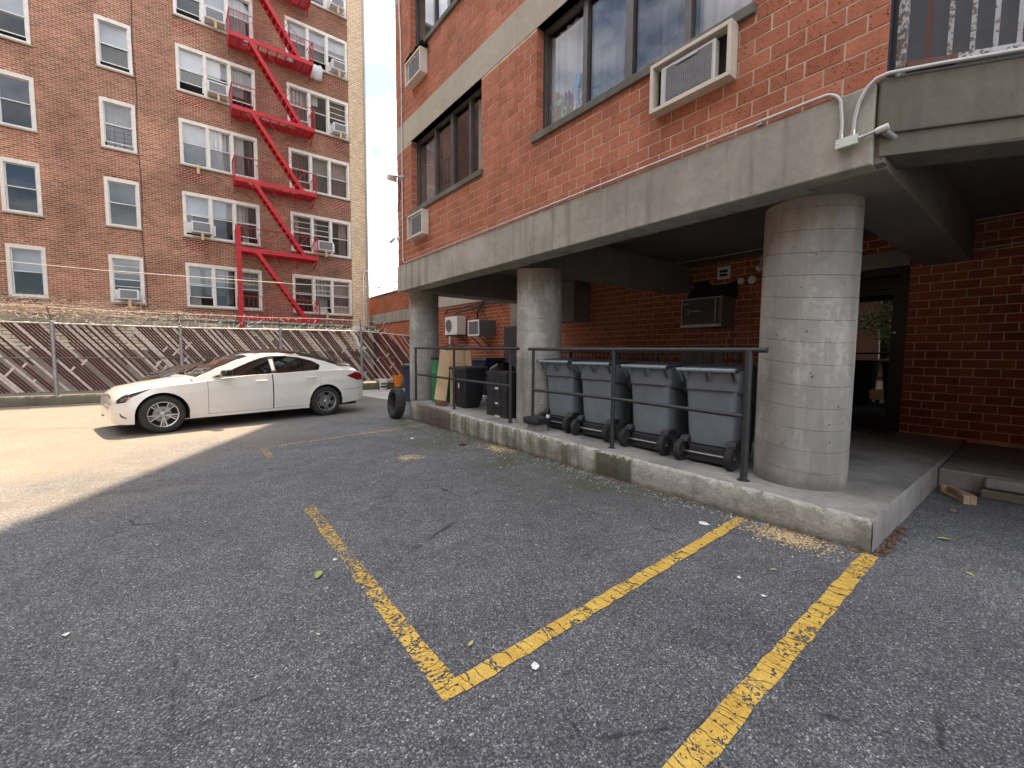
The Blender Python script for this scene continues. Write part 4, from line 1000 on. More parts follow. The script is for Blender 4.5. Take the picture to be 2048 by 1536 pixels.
o = o.grid(rows).build('plastic_streamer', m_tarp, smooth=True, angle=180); tag(o, 'long strip of pale plastic trailing down the fence near its right end', 'plastic strip')

# overhead service cable
mb = MB(); mb.tube([(-12, 22, 3.95), (-5.5, 15.6, 3.38), (-2.7, 13, 3.16), (-1.17, 12, 3.02), (.42, 11, 2.92), (2.09, 10, 2.83), (3.34, 9.3, 2.81), (3.86, 9.02, 2.79)], .009, 5)
o = mb.build('overhead_cable', m_cable); tag(o, 'thin pale service cable strung across the lot to the end of the concrete beam', 'cable')
# ------------------------------------------------------------------ railings on the platform edge
def railing(y0, y1, zt0, zt1, posts, mids, label, x=4.0):
    t = thing('platform_railing', label, 'railing', (x, (y0 + y1) / 2, slab_z(y0)), group='black pipe railings on the platform edge')
    mb = MB(); mb.tube([(x, y0, zt0), (x, y1, zt1)], .024, 10); mb.build('top_rail', m_blk, t, smooth=True)
    zt = lambda y: zt0 + (zt1 - zt0) * (y - y0) / (y1 - y0)
    for y, r in posts:
        mb = MB(); mb.tube([(x, y, slab_z(y) - .004), (x, y, zt(y))], r, 10); mb.lathe([(r + .022, 0), (r + .02, .008), (r, .010)], (x, y, slab_z(y) - .002), 12); mb.build('post', m_blk, t, smooth=True)
    for (a, za, b, zb) in mids:
        mb = MB(); mb.tube([(x - .004, a, za), (x - .004, b, zb)], .021, 10); mb.build('mid_rail', m_blk, t, smooth=True)
    return t
railing(1.56, 4.74, 1.44, 1.462, ((1.71, .033), (3.205, .024), (4.64, .023)), ((1.71, .845, 3.205, .878), (3.205, .878, 4.64, .88)), 'black pipe railing in front of the four grey bins')
railing(4.98, 8.52, 1.468, 1.50, ((5.17, .026), (6.87, .024), (8.48, .024)), ((5.17, .90, 6.87, .92), (6.87, .92, 8.48, .94)), 'black pipe railing in front of the barrel, boards and black crates')

# ------------------------------------------------------------------ the four wheeled bins
def rr(x0, x1, y0, y1, r, z, n=5):
    pts = []
    for cx_, cy_, a0 in ((x1 - r, y1 - r, 0), (x0 + r, y1 - r, 90), (x0 + r, y0 + r, 180), (x1 - r, y0 + r, 270)):
        for k in range(n + 1):
            a = R(a0 + 90 * k / n); pts.append((cx_ + r * math.cos(a), cy_ + r * math.sin(a), z))
    return pts
def loft(mb, rings, cap0=True, cap1=True):
    base = len(mb.v); n = len(rings[0])
    for r_ in rings: mb.v += r_
    for a in range(len(rings) - 1):
        for k in range(n): mb.face((base + a * n + k, base + a * n + (k + 1) % n, base + (a + 1) * n + (k + 1) % n, base + (a + 1) * n + k))
    if cap0: mb.face(tuple(base + k for k in reversed(range(n))))
    if cap1: mb.face(tuple(base + (len(rings) - 1) * n + k for k in range(n)))
    return mb
def wheelie_bin(label, loc, rz):
    t = thing('wheeled_bin', label, 'bin', loc, rz, 'grey wheeled bins behind the railing')
    mb = MB()
    loft(mb, [rr(.10, .60, -.20, .20, .05, .02), rr(.095, .61, -.205, .205, .05, .13), rr(.09, .61, -.215, .215, .05, .19),
              rr(.055, .62, -.232, .232, .055, .20), rr(.05, .625, -.238, .238, .06, .26), rr(.022, .66, -.262, .262, .065, .76), rr(.010, .668, -.27, .27, .065, .775),
              rr(.002, .68, -.277, .277, .06, .95), rr(-.012, .70, -.292, .292, .06, .955), rr(-.012, .70, -.292, .292, .06, .975)])
    mb.build('body', m_bin, t, False, smooth=True, angle=30)
    mb = MB(); mb.tube([(.008 - .0, -.255 + k * .017, .768) for k in range(31)], .006, 6); mb.build('seam_rib', m_lid, t, False)
    for s in (-1, 1):
        mb = MB(); mb.tube([(.05, s * .272, .75), (.30, s * .272, .70), (.42, s * .268, .60), (.46, s * .262, .45), (.47, s * .245, .10)], .007, 6); mb.build('side_rib', m_lid, t, False)
    mb = MB(); n = 28                                             # moulded oval badge
    for q in range(n):
        a0, a1 = 2 * math.pi * q / n, 2 * math.pi * (q + 1) / n; p_ = lambda a, k: (.0325 - .0555 * ((.66 + .024 * k * math.sin(a)) - .66) - .006, .078 * k * math.cos(a), .66 + .024 * k * math.sin(a))
        mb.quad(p_(a0, 1), p_(a1, 1), p_(a1, .88), p_(a0, .88))
    for zz in (.652, .668): mb.quad((.0265 + .0005, -.05, zz - .003), (.0265 + .0005, .05, zz - .003), (.0265, .05, zz + .003), (.0265, -.05, zz + .003))
    mb.build('moulded_badge', m_bin, t, False)
    mb = MB(); loft(mb, [rr(-.035, .72, -.305, .305, .06, .977), rr(-.045, .73, -.31, .31, .06, .992), rr(-.04, .72, -.30, .30, .06, 1.004), rr(.06, .62, -.22, .22, .10, 1.025)])
    mb.build('lid', m_lid, t, False, smooth=True, angle=28)
    mb = MB(); mb.tube([(-.09, -.30, .978), (-.09, .30, .978)], .019, 10); mb.build('handle_bar', m_bar, t, False, smooth=True)
    mb = MB()
    for y in (-.30, .30): mb.tube([(-.09, y * 1.0, .978), (-.09, y * 1.09, .978)], .021, 8)
    for y in (-.285, .285): mb.bar((-.09, y, .978), (.02, y, .985), .03, .02)
    mb.build('hinge_end', m_blkp, t, False)
    for y in (-.26, 0.0, .26):
        for d in (-.016, .016) if y == 0 else ((-.018, .02) if y < 0 else (-.02, .018)):
            mb = MB(); yy = y + d * 1.4
            a = [(-.085, yy - .007, .962), (.006, yy - .007, .962), (.004, yy - .007, .85)]; b = [(q[0], q[1] + .014, q[2]) for q in a]
            mb.poly(a[::-1]); mb.poly(b)
            for k in range(3): mb.quad(a[k], a[(k + 1) % 3], b[(k + 1) % 3], b[k])
            mb.build('gusset', m_bin, t, False)
    for s in (-1, 1):
        mb = MB(); mb.lathe([(.0, -.03), (.035, -.032), (.06, -.018), (.085, -.018), (.092, -.032), (.108, -.034), (.116, -.024), (.116, .024), (.108, .034), (.092, .032), (.085, .018), (.05, .018), (.03, .032), (.0, .032)], (-.02, s * .262, .116), 26, 'y')
        wl = mb.build('wheel', m_rub, t, False, smooth=True, angle=35)
        MB().lathe([(.0, s * .038), (.010, s * .036), (.012, s * .03)], (-.02, s * .262, .116), 10, 'y').build('hub_cap', m_steel, wl, False)
        mb = MB(); mb.box(.0, .14, s * .235 - .035, s * .235 + .035, .225, .30) if False else mb.hexa([(-.03, s * .20 - .0, .215), (.16, s * .20, .215), (.16, s * .285, .215), (-.03, s * .285, .215), (.03, s * .20, .27), (.16, s * .20, .27), (.16, s * .285, .27), (.03, s * .285, .27)] if s > 0 else [(-.03, s * .285, .215), (.16, s * .285, .215), (.16, s * .20, .215), (-.03, s * .20, .215), (.03, s * .285, .27), (.16, s * .285, .27), (.16, s * .20, .27), (.03, s * .20, .27)])
        mb.build('wheel_arch', m_blkp, t, False)
    MB().tube([(-.02, -.23, .116), (-.02, .23, .116)], .010, 8).build('axle', m_steel, t, False, smooth=True)
    MB().box(-.005, .095, -.185, .185, .03, .19).build('axle_housing', m_lid, t, False, bevel=.01)
    return t
b0 = wheelie_bin('grey wheeled bin nearest the large column, rightmost of the four', (4.24, 2.19, slab_z(2.19) - .004), R(1.5))
dup(b0, (4.245, 2.915, slab_z(2.915) - .004), R(-1), 'grey wheeled bin second from the right, just right of the middle railing post')
dup(b0, (4.25, 3.71, slab_z(3.71) - .004), R(2), 'grey wheeled bin just left of the middle railing post')
dup(b0, (4.25, 4.40, slab_z(4.40) - .004), R(0.5), 'grey wheeled bin leftmost of the four, beside the black box on a block')

# ------------------------------------------------------------------ things on the platform
o = MB().box(3.90, 4.10, 4.44, 4.64, slab_z(4.5) - .003, slab_z(4.5) + .095).build('concrete_block', m_slab, bevel=.006); tag(o, 'small grey concrete block carrying the black box on the platform edge', 'block')
bt = thing('bait_box', 'flat black plastic box lying on a concrete block by the middle column', 'box', (4.0, 4.54, slab_z(4.5) + .094))
zb = slab_z(4.5) + .093
mb = MB(); loft(mb, [rr(3.86, 4.13, 4.40, 4.68, .03, zb), rr(3.85, 4.14, 4.39, 4.69, .03, zb + .04)]); mb.build('tray', m_blkp, bt, smooth=True, angle=30)
mb = MB(); loft(mb, [rr(3.845, 4.145, 4.385, 4.695, .03, zb + .042), rr(3.85, 4.14, 4.39, 4.69, .03, zb + .085), rr(3.89, 4.10, 4.43, 4.65, .03, zb + .10)]); mb.build('lid', m_blkp, bt, smooth=True, angle=30)
MB().box(4.06, 4.075, 4.37, 4.42, zb + .09, zb + .135).build('white_tag', m_paper, bt)
# green barrel
dr = thing('green_barrel', 'green plastic barrel with raised hoops standing behind the railing post', 'barrel', (4.42, 8.02, slab_z(8)))
zz = slab_z(8.02) - .004
mb = MB(); prof = [(0, 0), (.235, 0), (.25, .02), (.252, .30), (.262, .31), (.262, .335), (.252, .345), (.255, .58), (.266, .59), (.266, .62), (.255, .63), (.253, .86), (.245, .90)]
mb.lathe(prof, (4.42, 8.02, zz), 32); mb.build('body', m_green, dr, smooth=True, angle=35)
mb = MB(); mb.lathe([(.262, .885), (.27, .895), (.27, .925), (.255, .935), (.235, .93), (.235, .90), (0, .90)], (4.42, 8.02, zz), 32); mb.build('rim', m_blkp, dr, smooth=True, angle=35)
# boards leaning on the rail / wall
bz = slab_z(7.4)
for nm, a, b, wd, th, lab in (('leaning_board', (4.03, 7.62, bz), (4.33, 7.93, 1.455), .05, .02, 'narrow pale edge board leaning beside the green barrel'),
                              ('leaning_board', (4.05, 7.50, bz + .10), (4.32, 7.74, 1.455), .23, .02, 'wide pale board leaning on the brown wood block'),
                              ('leaning_board', (4.30, 7.42, bz), (4.40, 7.56, 1.455), .13, .02, 'pale board leaning just left of the black tote bin'),
                              ('leaning_board', (4.60, 7.55, bz), (4.63, 7.67, 1.455), .20, .02, 'pale board rising behind the black tote bin'),
                              ('leaning_board', (4.64, 7.30, bz), (4.64, 7.41, 1.455), .10, .02, 'rightmost pale board behind the black tote bin')):
    mb = MB(); a, b = Vector(a), Vector(b); d = (b - a).normalized(); view = Vector((.35, .94, 0)); sx = d.cross(view).normalized()
    mb.bar(a, b, wd, th, up=d.cross(sx)); o = mb.build(nm, m_board, bevel=.002); tag(o, lab, 'board', 'pale boards leaning behind the railing')
o = MB().bar((4.02, 7.52, bz + .05), (4.02, 7.30, bz + .05), .16, .095).build('wood_block', m_bwood, bevel=.004); tag(o, 'dark brown wood block under the wide pale board', 'wood block')
o = MB().bar((4.02, 7.62, bz + .02), (4.33, 7.86, 1.42), .03, .04).build('dark_batten', m_bwood); tag(o, 'thin dark batten slanting across the pale boards', 'batten')
# black upright tote with wheels
tt = thing('black_tote_bin', 'tall black plastic tote bin with moulded panel between the boards and crates', 'bin', (4.3, 7.0, bz))
mb = MB(); z = slab_z(7.0) - .004
loft(mb, [rr(4.22, 4.56, 6.84, 7.20, .05, z), rr(4.20, 4.58, 6.82, 7.22, .05, z + .12), rr(4.19, 4.60, 6.81, 7.23, .04, z + .14), rr(4.16, 4.66, 6.78, 7.26, .05, z + .72)]); mb.build('body', m_blkp, tt, smooth=True, angle=30)
mb = MB(); loft(mb, [rr(4.12, 4.70, 6.73, 7.31, .04, z + .722), rr(4.12, 4.70, 6.73, 7.31, .04, z + .765), rr(4.16, 4.66, 6.77, 7.27, .05, z + .785)]); mb.build('lid', m_blkp, tt, smooth=True, angle=30)
mb = MB(); mb.bar((4.188, 6.92, z + .2), (4.168, 6.92, z + .62), .03, .02); mb.bar((4.188, 7.12, z + .2), (4.168, 7.12, z + .62), .03, .02); mb.bar((4.186, 6.93, z + .42), (4.186, 7.11, z + .42), .025, .03); mb.build('moulded_ribs', m_blkp, tt, bevel=.004)
MB().quad((4.165, 7.00, z + .38), (4.165, 6.955, z + .38), (4.160, 6.955, z + .47), (4.160, 7.00, z + .47)).build('label', m_paper, tt)
# black folding crates, three in a stack
for k in range(3):
    z0 = slab_z(5.75) - .004 + k * .255
    ct = thing('folding_crate', ('black folding plastic crate at the bottom of the stack, white tag near its base', 'black folding plastic crate in the middle of its stack', 'black folding plastic crate on top of its stack')[k], 'crate', (4.4, 5.8, z0), group='black folding crates stacked behind the railing')
    x0, x1, y0, y1 = 4.19, 4.58, 5.50, 6.10
    mb = MB(); mb.box(x0 + .01, x1, y0 + .01, y1 - .01, z0 + .004, z0 + .245); mb.box(x0 - .006, x1 + .006, y0 - .004, y1 + .004, z0 + .205, z0 + .250); mb.box(x0 - .004, x1 + .004, y0, y1, z0, z0 + .028)
    mb.build('shell', m_blkp, ct, bevel=.003)
    for j in range(3):
        ya = y0 + .025 + j * .19; mb = MB(); x = x0 - .004
        for (a, b, c, d) in ((ya, ya + .17, .035, .05), (ya, ya + .17, .185, .20), (ya, ya + .014, .05, .185), (ya + .156, ya + .17, .05, .185)): mb.box(x, x0 + .012, a, b, z0 + c, z0 + d)
        if j != 1:
            for q in range(3): mb.box(x + .004, x0 + .012, ya + .05, ya + .12, z0 + .085 + q * .03, z0 + .097 + q * .03)
        mb.build('side_frame', m_grey, ct)
    if k < 2:
        MB().quad((x0 - .008, 5.74, z0 + (.215 if k == 0 else .21)), (x0 - .008, 5.83, z0 + (.215 if k == 0 else .21)), (x0 - .008, 5.83, z0 + .245), (x0 - .008, 5.74, z0 + .245)).build('white_tag', m_paper, ct)
    if k == 0: MB().quad((x0 - .0065, 5.70, z0 + .004), (x0 - .0065, 5.84, z0 + .004), (x0 - .0065, 5.84, z0 + .026), (x0 - .0065, 5.70, z0 + .026)).build('white_tag', m_paper, ct)
# dark clutter behind: navy bin, bagged rubbish
nb = thing('navy_wheeled_bin', 'dark navy wheeled bin in the shade behind the black tote bin', 'bin', (6.2, 9.3, 0.3))
zq = slab_z(8.3) - .03
mb = MB(); loft(mb, [rr(5.95, 6.45, 8.7, 9.2, .05, zq), rr(5.9, 6.5, 8.62, 9.28, .05, zq + .86)]); mb.build('body', m_blue, nb, smooth=True, angle=30)
mb = MB(); loft(mb, [rr(5.86, 6.55, 8.58, 9.32, .05, zq + .865), rr(5.9, 6.5, 8.62, 9.28, .05, zq + .93)]); mb.build('lid', m_blkp, nb, smooth=True, angle=30)
MB().quad((5.915, 8.78, zq + .42), (5.915, 9.12, zq + .42), (5.91, 9.12, zq + .48), (5.91, 8.78, zq + .48)).build('label', m_cream_paper, nb)
def sack(name, c, r, label, mat):
    rnd = random.Random(int(c[1] * 100)); mb = MB(); rows = []
    for a in range(9):
        th = math.pi * a / 8; rows.append([(c[0] + r[0] * math.sin(th) * math.cos(2 * math.pi * b / 14) * (1 + .16 * math.sin(b * 2.1 + a)), c[1] + r[1] * math.sin(th) * math.sin(2 * math.pi * b / 14) * (1 + .14 * math.cos(b * 1.7 + a * 2)), c[2] + r[2] * (1 + math.cos(th)) * (1 + .05 * math.sin(b * 3))) for b in range(15)])
    o = mb.grid(rows).build(name, mat, smooth=True, angle=70); tag(o, label, 'rubbish bag', 'black rubbish bags in the shaded bay'); return o
sack('rubbish_bag', (5.6, 7.5, slab_z(7.5) - .02), (.36, .4, .42), 'black rubbish bag slumped on the platform behind the tote bin', m_blkp)
sack('rubbish_bag', (5.9, 6.9, slab_z(6.9) - .02), (.35, .42, .36), 'black rubbish bag in the shade behind the stacked crates', m_blkp)
# inner railing with pickets near the back wall
ir = thing('picket_railing', 'black picket railing in the shade along the back of the platform', 'railing', (7.6, 5, .3))
mb = MB(); mb.box(7.57, 7.61, 3.35, 8.1, 1.42, 1.46); mb.build('top_rail', m_blk, ir)
mb = MB(); mb.box(7.57, 7.61, 3.35, 8.1, .55, .58); mb.build('bottom_rail', m_blk, ir)
for y in (3.4, 5.0, 5.95, 7.42, 8.07): MB().box(7.565, 7.615, y - .025, y + .025, slab_z(y) - .02, 1.55).build('post', m_blk, ir)
y = 3.5
while y < 8.05:
    MB().box(7.582, 7.598, y - .008, y + .008, .58, 1.42).build('picket', m_blk, ir); y += .11
# mops hung upside down
for k, (y, lab) in enumerate(((4.22, 'shaggy grey mop head propped upside down, left of the pair'), (3.86, 'shaggy grey mop head propped upside down, right of the pair'))):
    mt = thing('mop', lab, 'mop', (7.62, y, .3), group='grey mops propped against the picket railing'); rnd = random.Random(k)
    MB().tube([(7.66, y, slab_z(y) - .01), (7.64, y, 1.53)], .014, 6).build('handle', m_board, mt)
    mb = MB()
    for s in range(70):
        a = rnd.uniform(-.2, .2); dx = rnd.uniform(-.05, .02); top = 1.54 + .02 * rnd.random() - abs(a) * .15
        mb.tube([(7.60, y + a * .35, top - .01), (7.55 + dx, y + a * .8, top), (7.53 + dx, y + a + rnd.uniform(-.01, .01), top - .09), (7.53 + dx, y + a + rnd.uniform(-.02, .02), 1.16 + rnd.uniform(-.06, .06))], .0055, 4, False)
    mb.build('yarn', m_mop, mt, kind='stuff')

# ------------------------------------------------------------------ on the sheltered wall
ac = thing('wall_air_conditioner', 'old brown cased air conditioner with a black grille on the sooty back wall', 'air conditioner', (8.35, 4.4, 1.93))
mb = MB(); mb.box(8.10, BX - .004, 3.98, 4.82, 1.93, 2.51); mb.build('casing', simple('brown_metal_casing', (0.13, .105, .085), .5, 0, .25, 6, 0), ac, bevel=.008)
mb = MB(); mb.box(8.085, 8.098, 4.06, 4.78, 1.995, 2.475); mb.build('black_panel', m_blkp, ac)
mb = MB(); mb.box(8.082, 8.092, 4.785, 4.80, 1.99, 2.47); mb.box(8.078, 8.084, 4.095, 4.112, 2.0, 2.47); mb.box(8.082, 8.099, 3.99, 4.81, 1.935, 1.985); mb.box(8.084, 8.099, 3.985, 4.815, 2.48, 2.495); mb.build('trim', m_galv, ac)
def lettering(txt, size, loc, parent, mat):
    cu = bpy.data.curves.new('lettering', 'FONT'); cu.body = txt; cu.size = size; cu.extrude = .001; cu.align_x = 'LEFT'
    o = bpy.data.objects.new('lettering', cu); C.objects.link(o); cu.materials.append(mat)
    bpy.context.view_layer.update(); me = bpy.data.meshes.new_from_object(o); bpy.data.objects.remove(o); o = bpy.data.objects.new('lettering', me); C.objects.link(o)
    o.matrix_world = Matrix.Translation(loc) @ Euler((R(90), 0, R(-90))).to_matrix().to_4x4()
    mw = o.matrix_world.copy(); o.parent = parent; o.matrix_parent_inverse = Matrix.Translation(-WORLD_LOC[parent.name]); o.matrix_basis = mw; return o
lettering('FRIEDRICH', .042, (8.080, 4.60, 2.235), ac, m_text); lettering('Zoneaire', .034, (8.080, 4.76, 2.395), ac, m_text)
mb = MB(); mb.tube([(8.078, 4.655 + .022 * math.cos(a * .5), 2.262 + .022 * math.sin(a * .5)) for a in range(10)], .003, 4); mb.tube([(8.078, 4.66 + .026 * math.cos(a * .5 + 1.5), 2.222 + .024 * math.sin(a * .5 + 1.5)) for a in range(11)], .003, 4); mb.build('emblem', m_text, ac)
mb = MB()
mb.poly([(BX - .0105, y, z) for y, z in ((5.02, 2.50), (4.95, 2.68), (4.84, 2.78), (4.82, 2.90), (4.55, 2.91), (4.45, 2.80), (4.2, 2.79), (3.95, 2.84), (3.93, 2.6), (3.96, 2.5))]); mb.build('soot_stain', m_soot, bld)
vt = thing('vent_cover', 'small square white louvred vent on the brick wall above the sooty air conditioner', 'vent', (8.58, 4.22, 2.9))
mb = MB(); mb.box(BX - .04, BX - .009, 4.09, 4.345, 2.89, 3.14); mb.build('frame', m_whitem, vt, bevel=.006)
for k in range(2): MB().box(BX - .046, BX - .041, 4.14, 4.295, 2.945 + k * .075, 2.995 + k * .075).build('slot', m_gap, vt)
fl = thing('emergency_light', 'pair of round white emergency lamps on the brick wall beside the large column', 'lamp', (8.5, 3.7, 2.75))
mb = MB(); mb.box(BX - .05, BX - .009, 3.66, 3.76, 2.73, 2.83); mb.tube([(BX - .05, 3.71, 2.78), (BX - .10, 3.71, 2.79)], .015, 6); mb.build('base', m_blkp, fl)
for y, r in ((3.83, .062), (3.63, .078)):
    MB().lathe([(0, -.05), (r * .9, -.045), (r, -.02), (r * .7, .02), (.0, .04)], (BX - .12, y, 2.79), 18, 'x').build('lamp', m_lamp, fl, smooth=True)
cm = thing('dome_camera', 'small white dome camera under the soffit beside the large column', 'camera', (8.5, 3.56, 3.0))
mb = MB(); mb.lathe([(0, -.06), (.03, -.05), (.05, -.01), (.055, .03), (.03, .05)], (BX - .06, 3.56, 3.0), 16, 'x'); mb.build('housing', m_whitem, cm, smooth=True)
mb = MB(); mb.tube([(BX - .03, 3.55, 3.04), (BX - .02, 3.53, 3.14), (BX - .02, 3.53, 3.24)], .012, 6); mb.build('cable', m_whitem, cm)
lc = MB(); 
for y in (4.05, 3.88): lc.tube([(8.52, y - .02, 1.93), (8.50, y, 1.86), (8.50, y - .04, 1.80), (8.50, y + .02, 1.72), (8.50, y + .015, 1.30)], .009, 5)
o = lc.build('hanging_wires', m_galv); tag(o, 'loose pale wires hanging below the sooty wall air conditioner', 'wires')
# units further along the wall
su = thing('split_condenser', 'white split air conditioning condenser with round fan on the far brick wall', 'air conditioner', (8.3, 14.2, 2.1))
mb = MB(); mb.box(8.12, 8.5, 13.72, 14.62, 2.08, 2.76); mb.build('casing', m_whitem, su, bevel=.012)
mb = MB(); mb.lathe([(.27, -.012), (.25, -.02), (.24, -.006)], (8.12, 14.33, 2.42), 28, 'x'); mb.build('fan_ring', m_whitem, su, smooth=True)
mb = MB(); mb.lathe([(0, -.003), (.24, -.003)], (8.12, 14.33, 2.42), 28, 'x')
fan = mb.build('fan_opening', m_acgrey, su)
mb = MB()
for k in range(8): mb.lathe([(.03 + k * .028, -.010), (.034 + k * .028, -.010)], (8.12, 14.33, 2.42), 24, 'x')
mb.build('fan_guard', m_galv, su)
mb = MB(); mb.box(8.14, 8.56, 13.70, 14.62, 2.03, 2.075); mb.bar((8.2, 13.75, 2.06), (8.58, 13.75, 1.8), .03, .03); mb.build('bracket', m_blk, su)
wu = thing('far_wall_air_conditioner', 'pale framed window air conditioner on the far brick wall right of the condenser', 'air conditioner', (8.3, 12.4, 2.0))
mb = MB(); mb.box(7.95, BX - .002, 11.98, 12.68, 1.98, 2.52); mb.build('casing', m_acgrey, wu, bevel=.008)
mb = MB(); a, b, c, d = 11.98, 12.68, 1.98, 2.52
for q in ((a, b, c, c + .055), (a, b, d - .06, d), (a, a + .055, c + .055, d - .06), (b - .055, b, c + .055, d - .06)): mb.box(7.93, 7.949, *q)
mb.build('front_frame', m_whitem, wu)
for y in (12.1, 12.6): MB().bar((8.0, y, 1.975), (8.58, y, 1.55), .03, .03).build('bracket', m_blk, wu)
mb = MB()
mb.tube([(8.52, 15.3, 2.95), (8.52, 15.1, 3.12), (8.52, 14, 3.10), (8.52, 12.8, 3.18), (8.52, 11.2, 3.05)], .035, 6); mb.tube([(8.50, 14.6, 2.75), (8.5, 14.4, 2.92), (8.5, 13.6, 2.98), (8.5, 12.9, 3.05), (8.52, 12.5, 3.24)], .03, 6); mb.tube([(8.5, 13.0, 2.5), (8.5, 12.9, 2.9), (8.5, 12.5, 3.2)], .03, 6); mb.tube([(8.5, 13.3, 3.0), (8.5, 13.0, 2.8), (8.5, 12.7, 3.0), (8.5, 12.4, 2.6)], .02, 6)
o = mb.build('black_conduits', m_blkcab, smooth=True); tag(o, 'tangle of black cables on the brick wall above the condenser', 'cables')
o = MB().tube([(8.5, 14.9, .2), (8.5, 14.9, 2.05)], .045, 8).build('white_drain_pipe', m_whitem, smooth=True); tag(o, 'upright white pipe below the condenser', 'pipe')
# steel bench back seen just above the first rail
bp = thing('slatted_bench', 'dark slatted bench with a curved top rail beyond the boards', 'bench', (6.9, 11.9, 0))
mb = MB(); mb.tube([(7.0, 11.15 + k * .155, 1.50 + .17 * math.sin(math.pi * k / 11) ** .7) for k in range(12)], .03, 6); mb.tube([(7.0, 11.15, 0), (7.0, 11.15, 1.5)], .03, 6); mb.tube([(7.0, 12.86, 0), (7.0, 12.86, 1.5)], .03, 6); mb.build('frame', m_blk, bp)
mb = MB()
for k in range(1, 17): mb.box(6.99, 7.01, 11.2 + k * .095, 11.22 + k * .095, .4, 1.56)
mb.build('slats', m_blk, bp, kind='stuff')
# entrance door
de = thing('entrance_door', 'black framed glass entrance door in the shade behind the large column', 'door', (8.7, 2.0, .25))
mb = MB(); X = 8.70
for q in ((1.462, 1.56, .22, 2.72), (2.52, 2.618, .22, 2.72), (1.56, 2.52, 2.62, 2.72), (1.56, 2.52, 2.42, 2.50)): mb.box(BX - .012, 8.80, *q)
mb.build('frame', m_door, de)
mb = MB()
for q in ((1.565, 1.64, .24, 2.415), (2.44, 2.515, .24, 2.415), (1.64, 2.44, .24, .46), (1.64, 2.44, 2.34, 2.415)): mb.box(8.66, 8.71, *q)
lf = mb.build('door_leaf', m_door, de)
MB().quad((8.685, 1.64, .46), (8.685, 2.44, .46), (8.685, 2.44, 2.34), (8.685, 1.64, 2.34)).build('glass_pane', glass('door_glass', see=.10, refl=1.3), lf)
MB().lathe([(0, -.02), (.018, -.015), (.02, 0)], (8.655, 1.60, 1.75), 10, 'x').build('lock', m_steel, lf)
mb = MB(); mb.poly([(8.675, y, z) for y, z in ((1.68, .70), (1.84, .70), (1.855, .74), (1.845, .80), (1.865, .83), (1.83, .865), (1.68, .875))]); mb.build('paper_notice', m_cream_paper, lf)
mb = MB(); mb.box(BX - .05, 8.9, 1.462, 2.618, 2.735, 2.976); mb.build('header_panel', m_xbeam, de)
mb = MB(); mb.quad((9.3, .8, 0), (9.3, 3.4, 0), (9.3, 3.4, 3), (9.3, .8, 3)); mb.quad((8.80, 1.45, .235), (9.3, 1.45, .235), (9.3, 2.63, .235), (8.80, 2.63, .235)); mb.build('dark_hall', m_room, de)
dm = MB(); rows = []
loft(dm, [[(8.30 + .26 * math.cos(2 * math.pi * k / 32), 2.02 + .52 * math.sin(2 * math.pi * k / 32), slab_z(2) - .013) for k in range(32)], [(8.30 + .26 * math.cos(2 * math.pi * k / 32), 2.02 + .52 * math.sin(2 * math.pi * k / 32), slab_z(2) + .004) for k in range(32)], [(8.30 + .235 * math.cos(2 * math.pi * k / 32), 2.02 + .49 * math.sin(2 * math.pi * k / 32), slab_z(2) + .004) for k in range(32)]], False, True)
o = dm.build('door_mat', m_mat); tag(o, 'oval brown door mat in front of the black entrance door', 'door mat')
# conduits along the sheltered wall and under the soffit
mb = MB(); mb.tube([(8.58, 1.34, 2.90), (8.56, 1.26, 2.84), (8.56, 1.05, 2.83), (8.56, .0, 2.87), (8.56, -3, 2.95)], .012, 6); mb.tube([(8.56, .93, 3.23), (8.56, -3, 3.235)], .010, 6); mb.tube([(8.0, 1.9, 3.22), (8.0, 4.9, 3.22)], .010, 6)
o = mb.build('wall_conduit', m_conduit, smooth=True); tag(o, 'thin metal conduit running along the brick wall below the cross beam', 'conduit')

# ------------------------------------------------------------------ on the facade
def sleeve_ac(x0, y0, y1, z0, z1, label, unit, back=FX - .009):
    t = thing('sleeve_air_conditioner', label, 'air conditioner', (x0, (y0 + y1) / 2, z0), group='air conditioners in metal sleeves on the brick facade')
    mb = MB(); w_ = .035
    for q in ((y0, y1, z0, z0 + w_), (y0, y1, z1 - w_, z1), (y0, y0 + w_, z0 + w_, z1 - w_), (y1 - w_, y1, z0 + w_, z1 - w_)): mb.box(x0, back, *q)
    mb.build('sleeve', m_beige, t, bevel=.004)
    MB().box(back - .02, back - .004, y0 + w_, y1 - w_, z0 + w_, z1 - w_).build('recess', m_gap, t)
    a, b, c, d = unit
    MB().box(x0 + .025, back - .021, a, b, c, d).build('unit', m_whitem, t, bevel=.004)
    MB().box(x0 + .018, x0 + .024, a + .03, b - .055, c + .025, d - .03).build('coil', m_acgrey, t)
    mb = MB(); n = int((b - a) / .02)
    for k in range(n): mb.box(x0 + .013, x0 + .0145, a + .012 + k * .02, a + .0135 + k * .02, c + .01, d - .01)
    for k in range(int((d - c) / .02)): mb.box(x0 + .0146, x0 + .016, a + .01, b - .01, c + .012 + k * .02, c + .0135 + k * .02)
    mb.build('wire_guard', m_galv, t, kind='stuff')
    MB().box(x0 + .006, x0 + .012, (a + b) / 2 - .11, (a + b) / 2 + .11, d - .045, d - .022).build('maker_plate', m_galv, t)
    return t
sleeve_ac(3.70, 1.835, 2.61, 3.72, 4.165, 'large air conditioner in a beige sleeve below the near facade window', (1.98, 2.50, 3.757, 4.10))
sleeve_ac(3.68, 7.48, 8.14, 3.63, 4.08, 'small air conditioner in a beige sleeve just above the concrete beam at the far end', (7.53, 8.02, 3.67, 4.03))
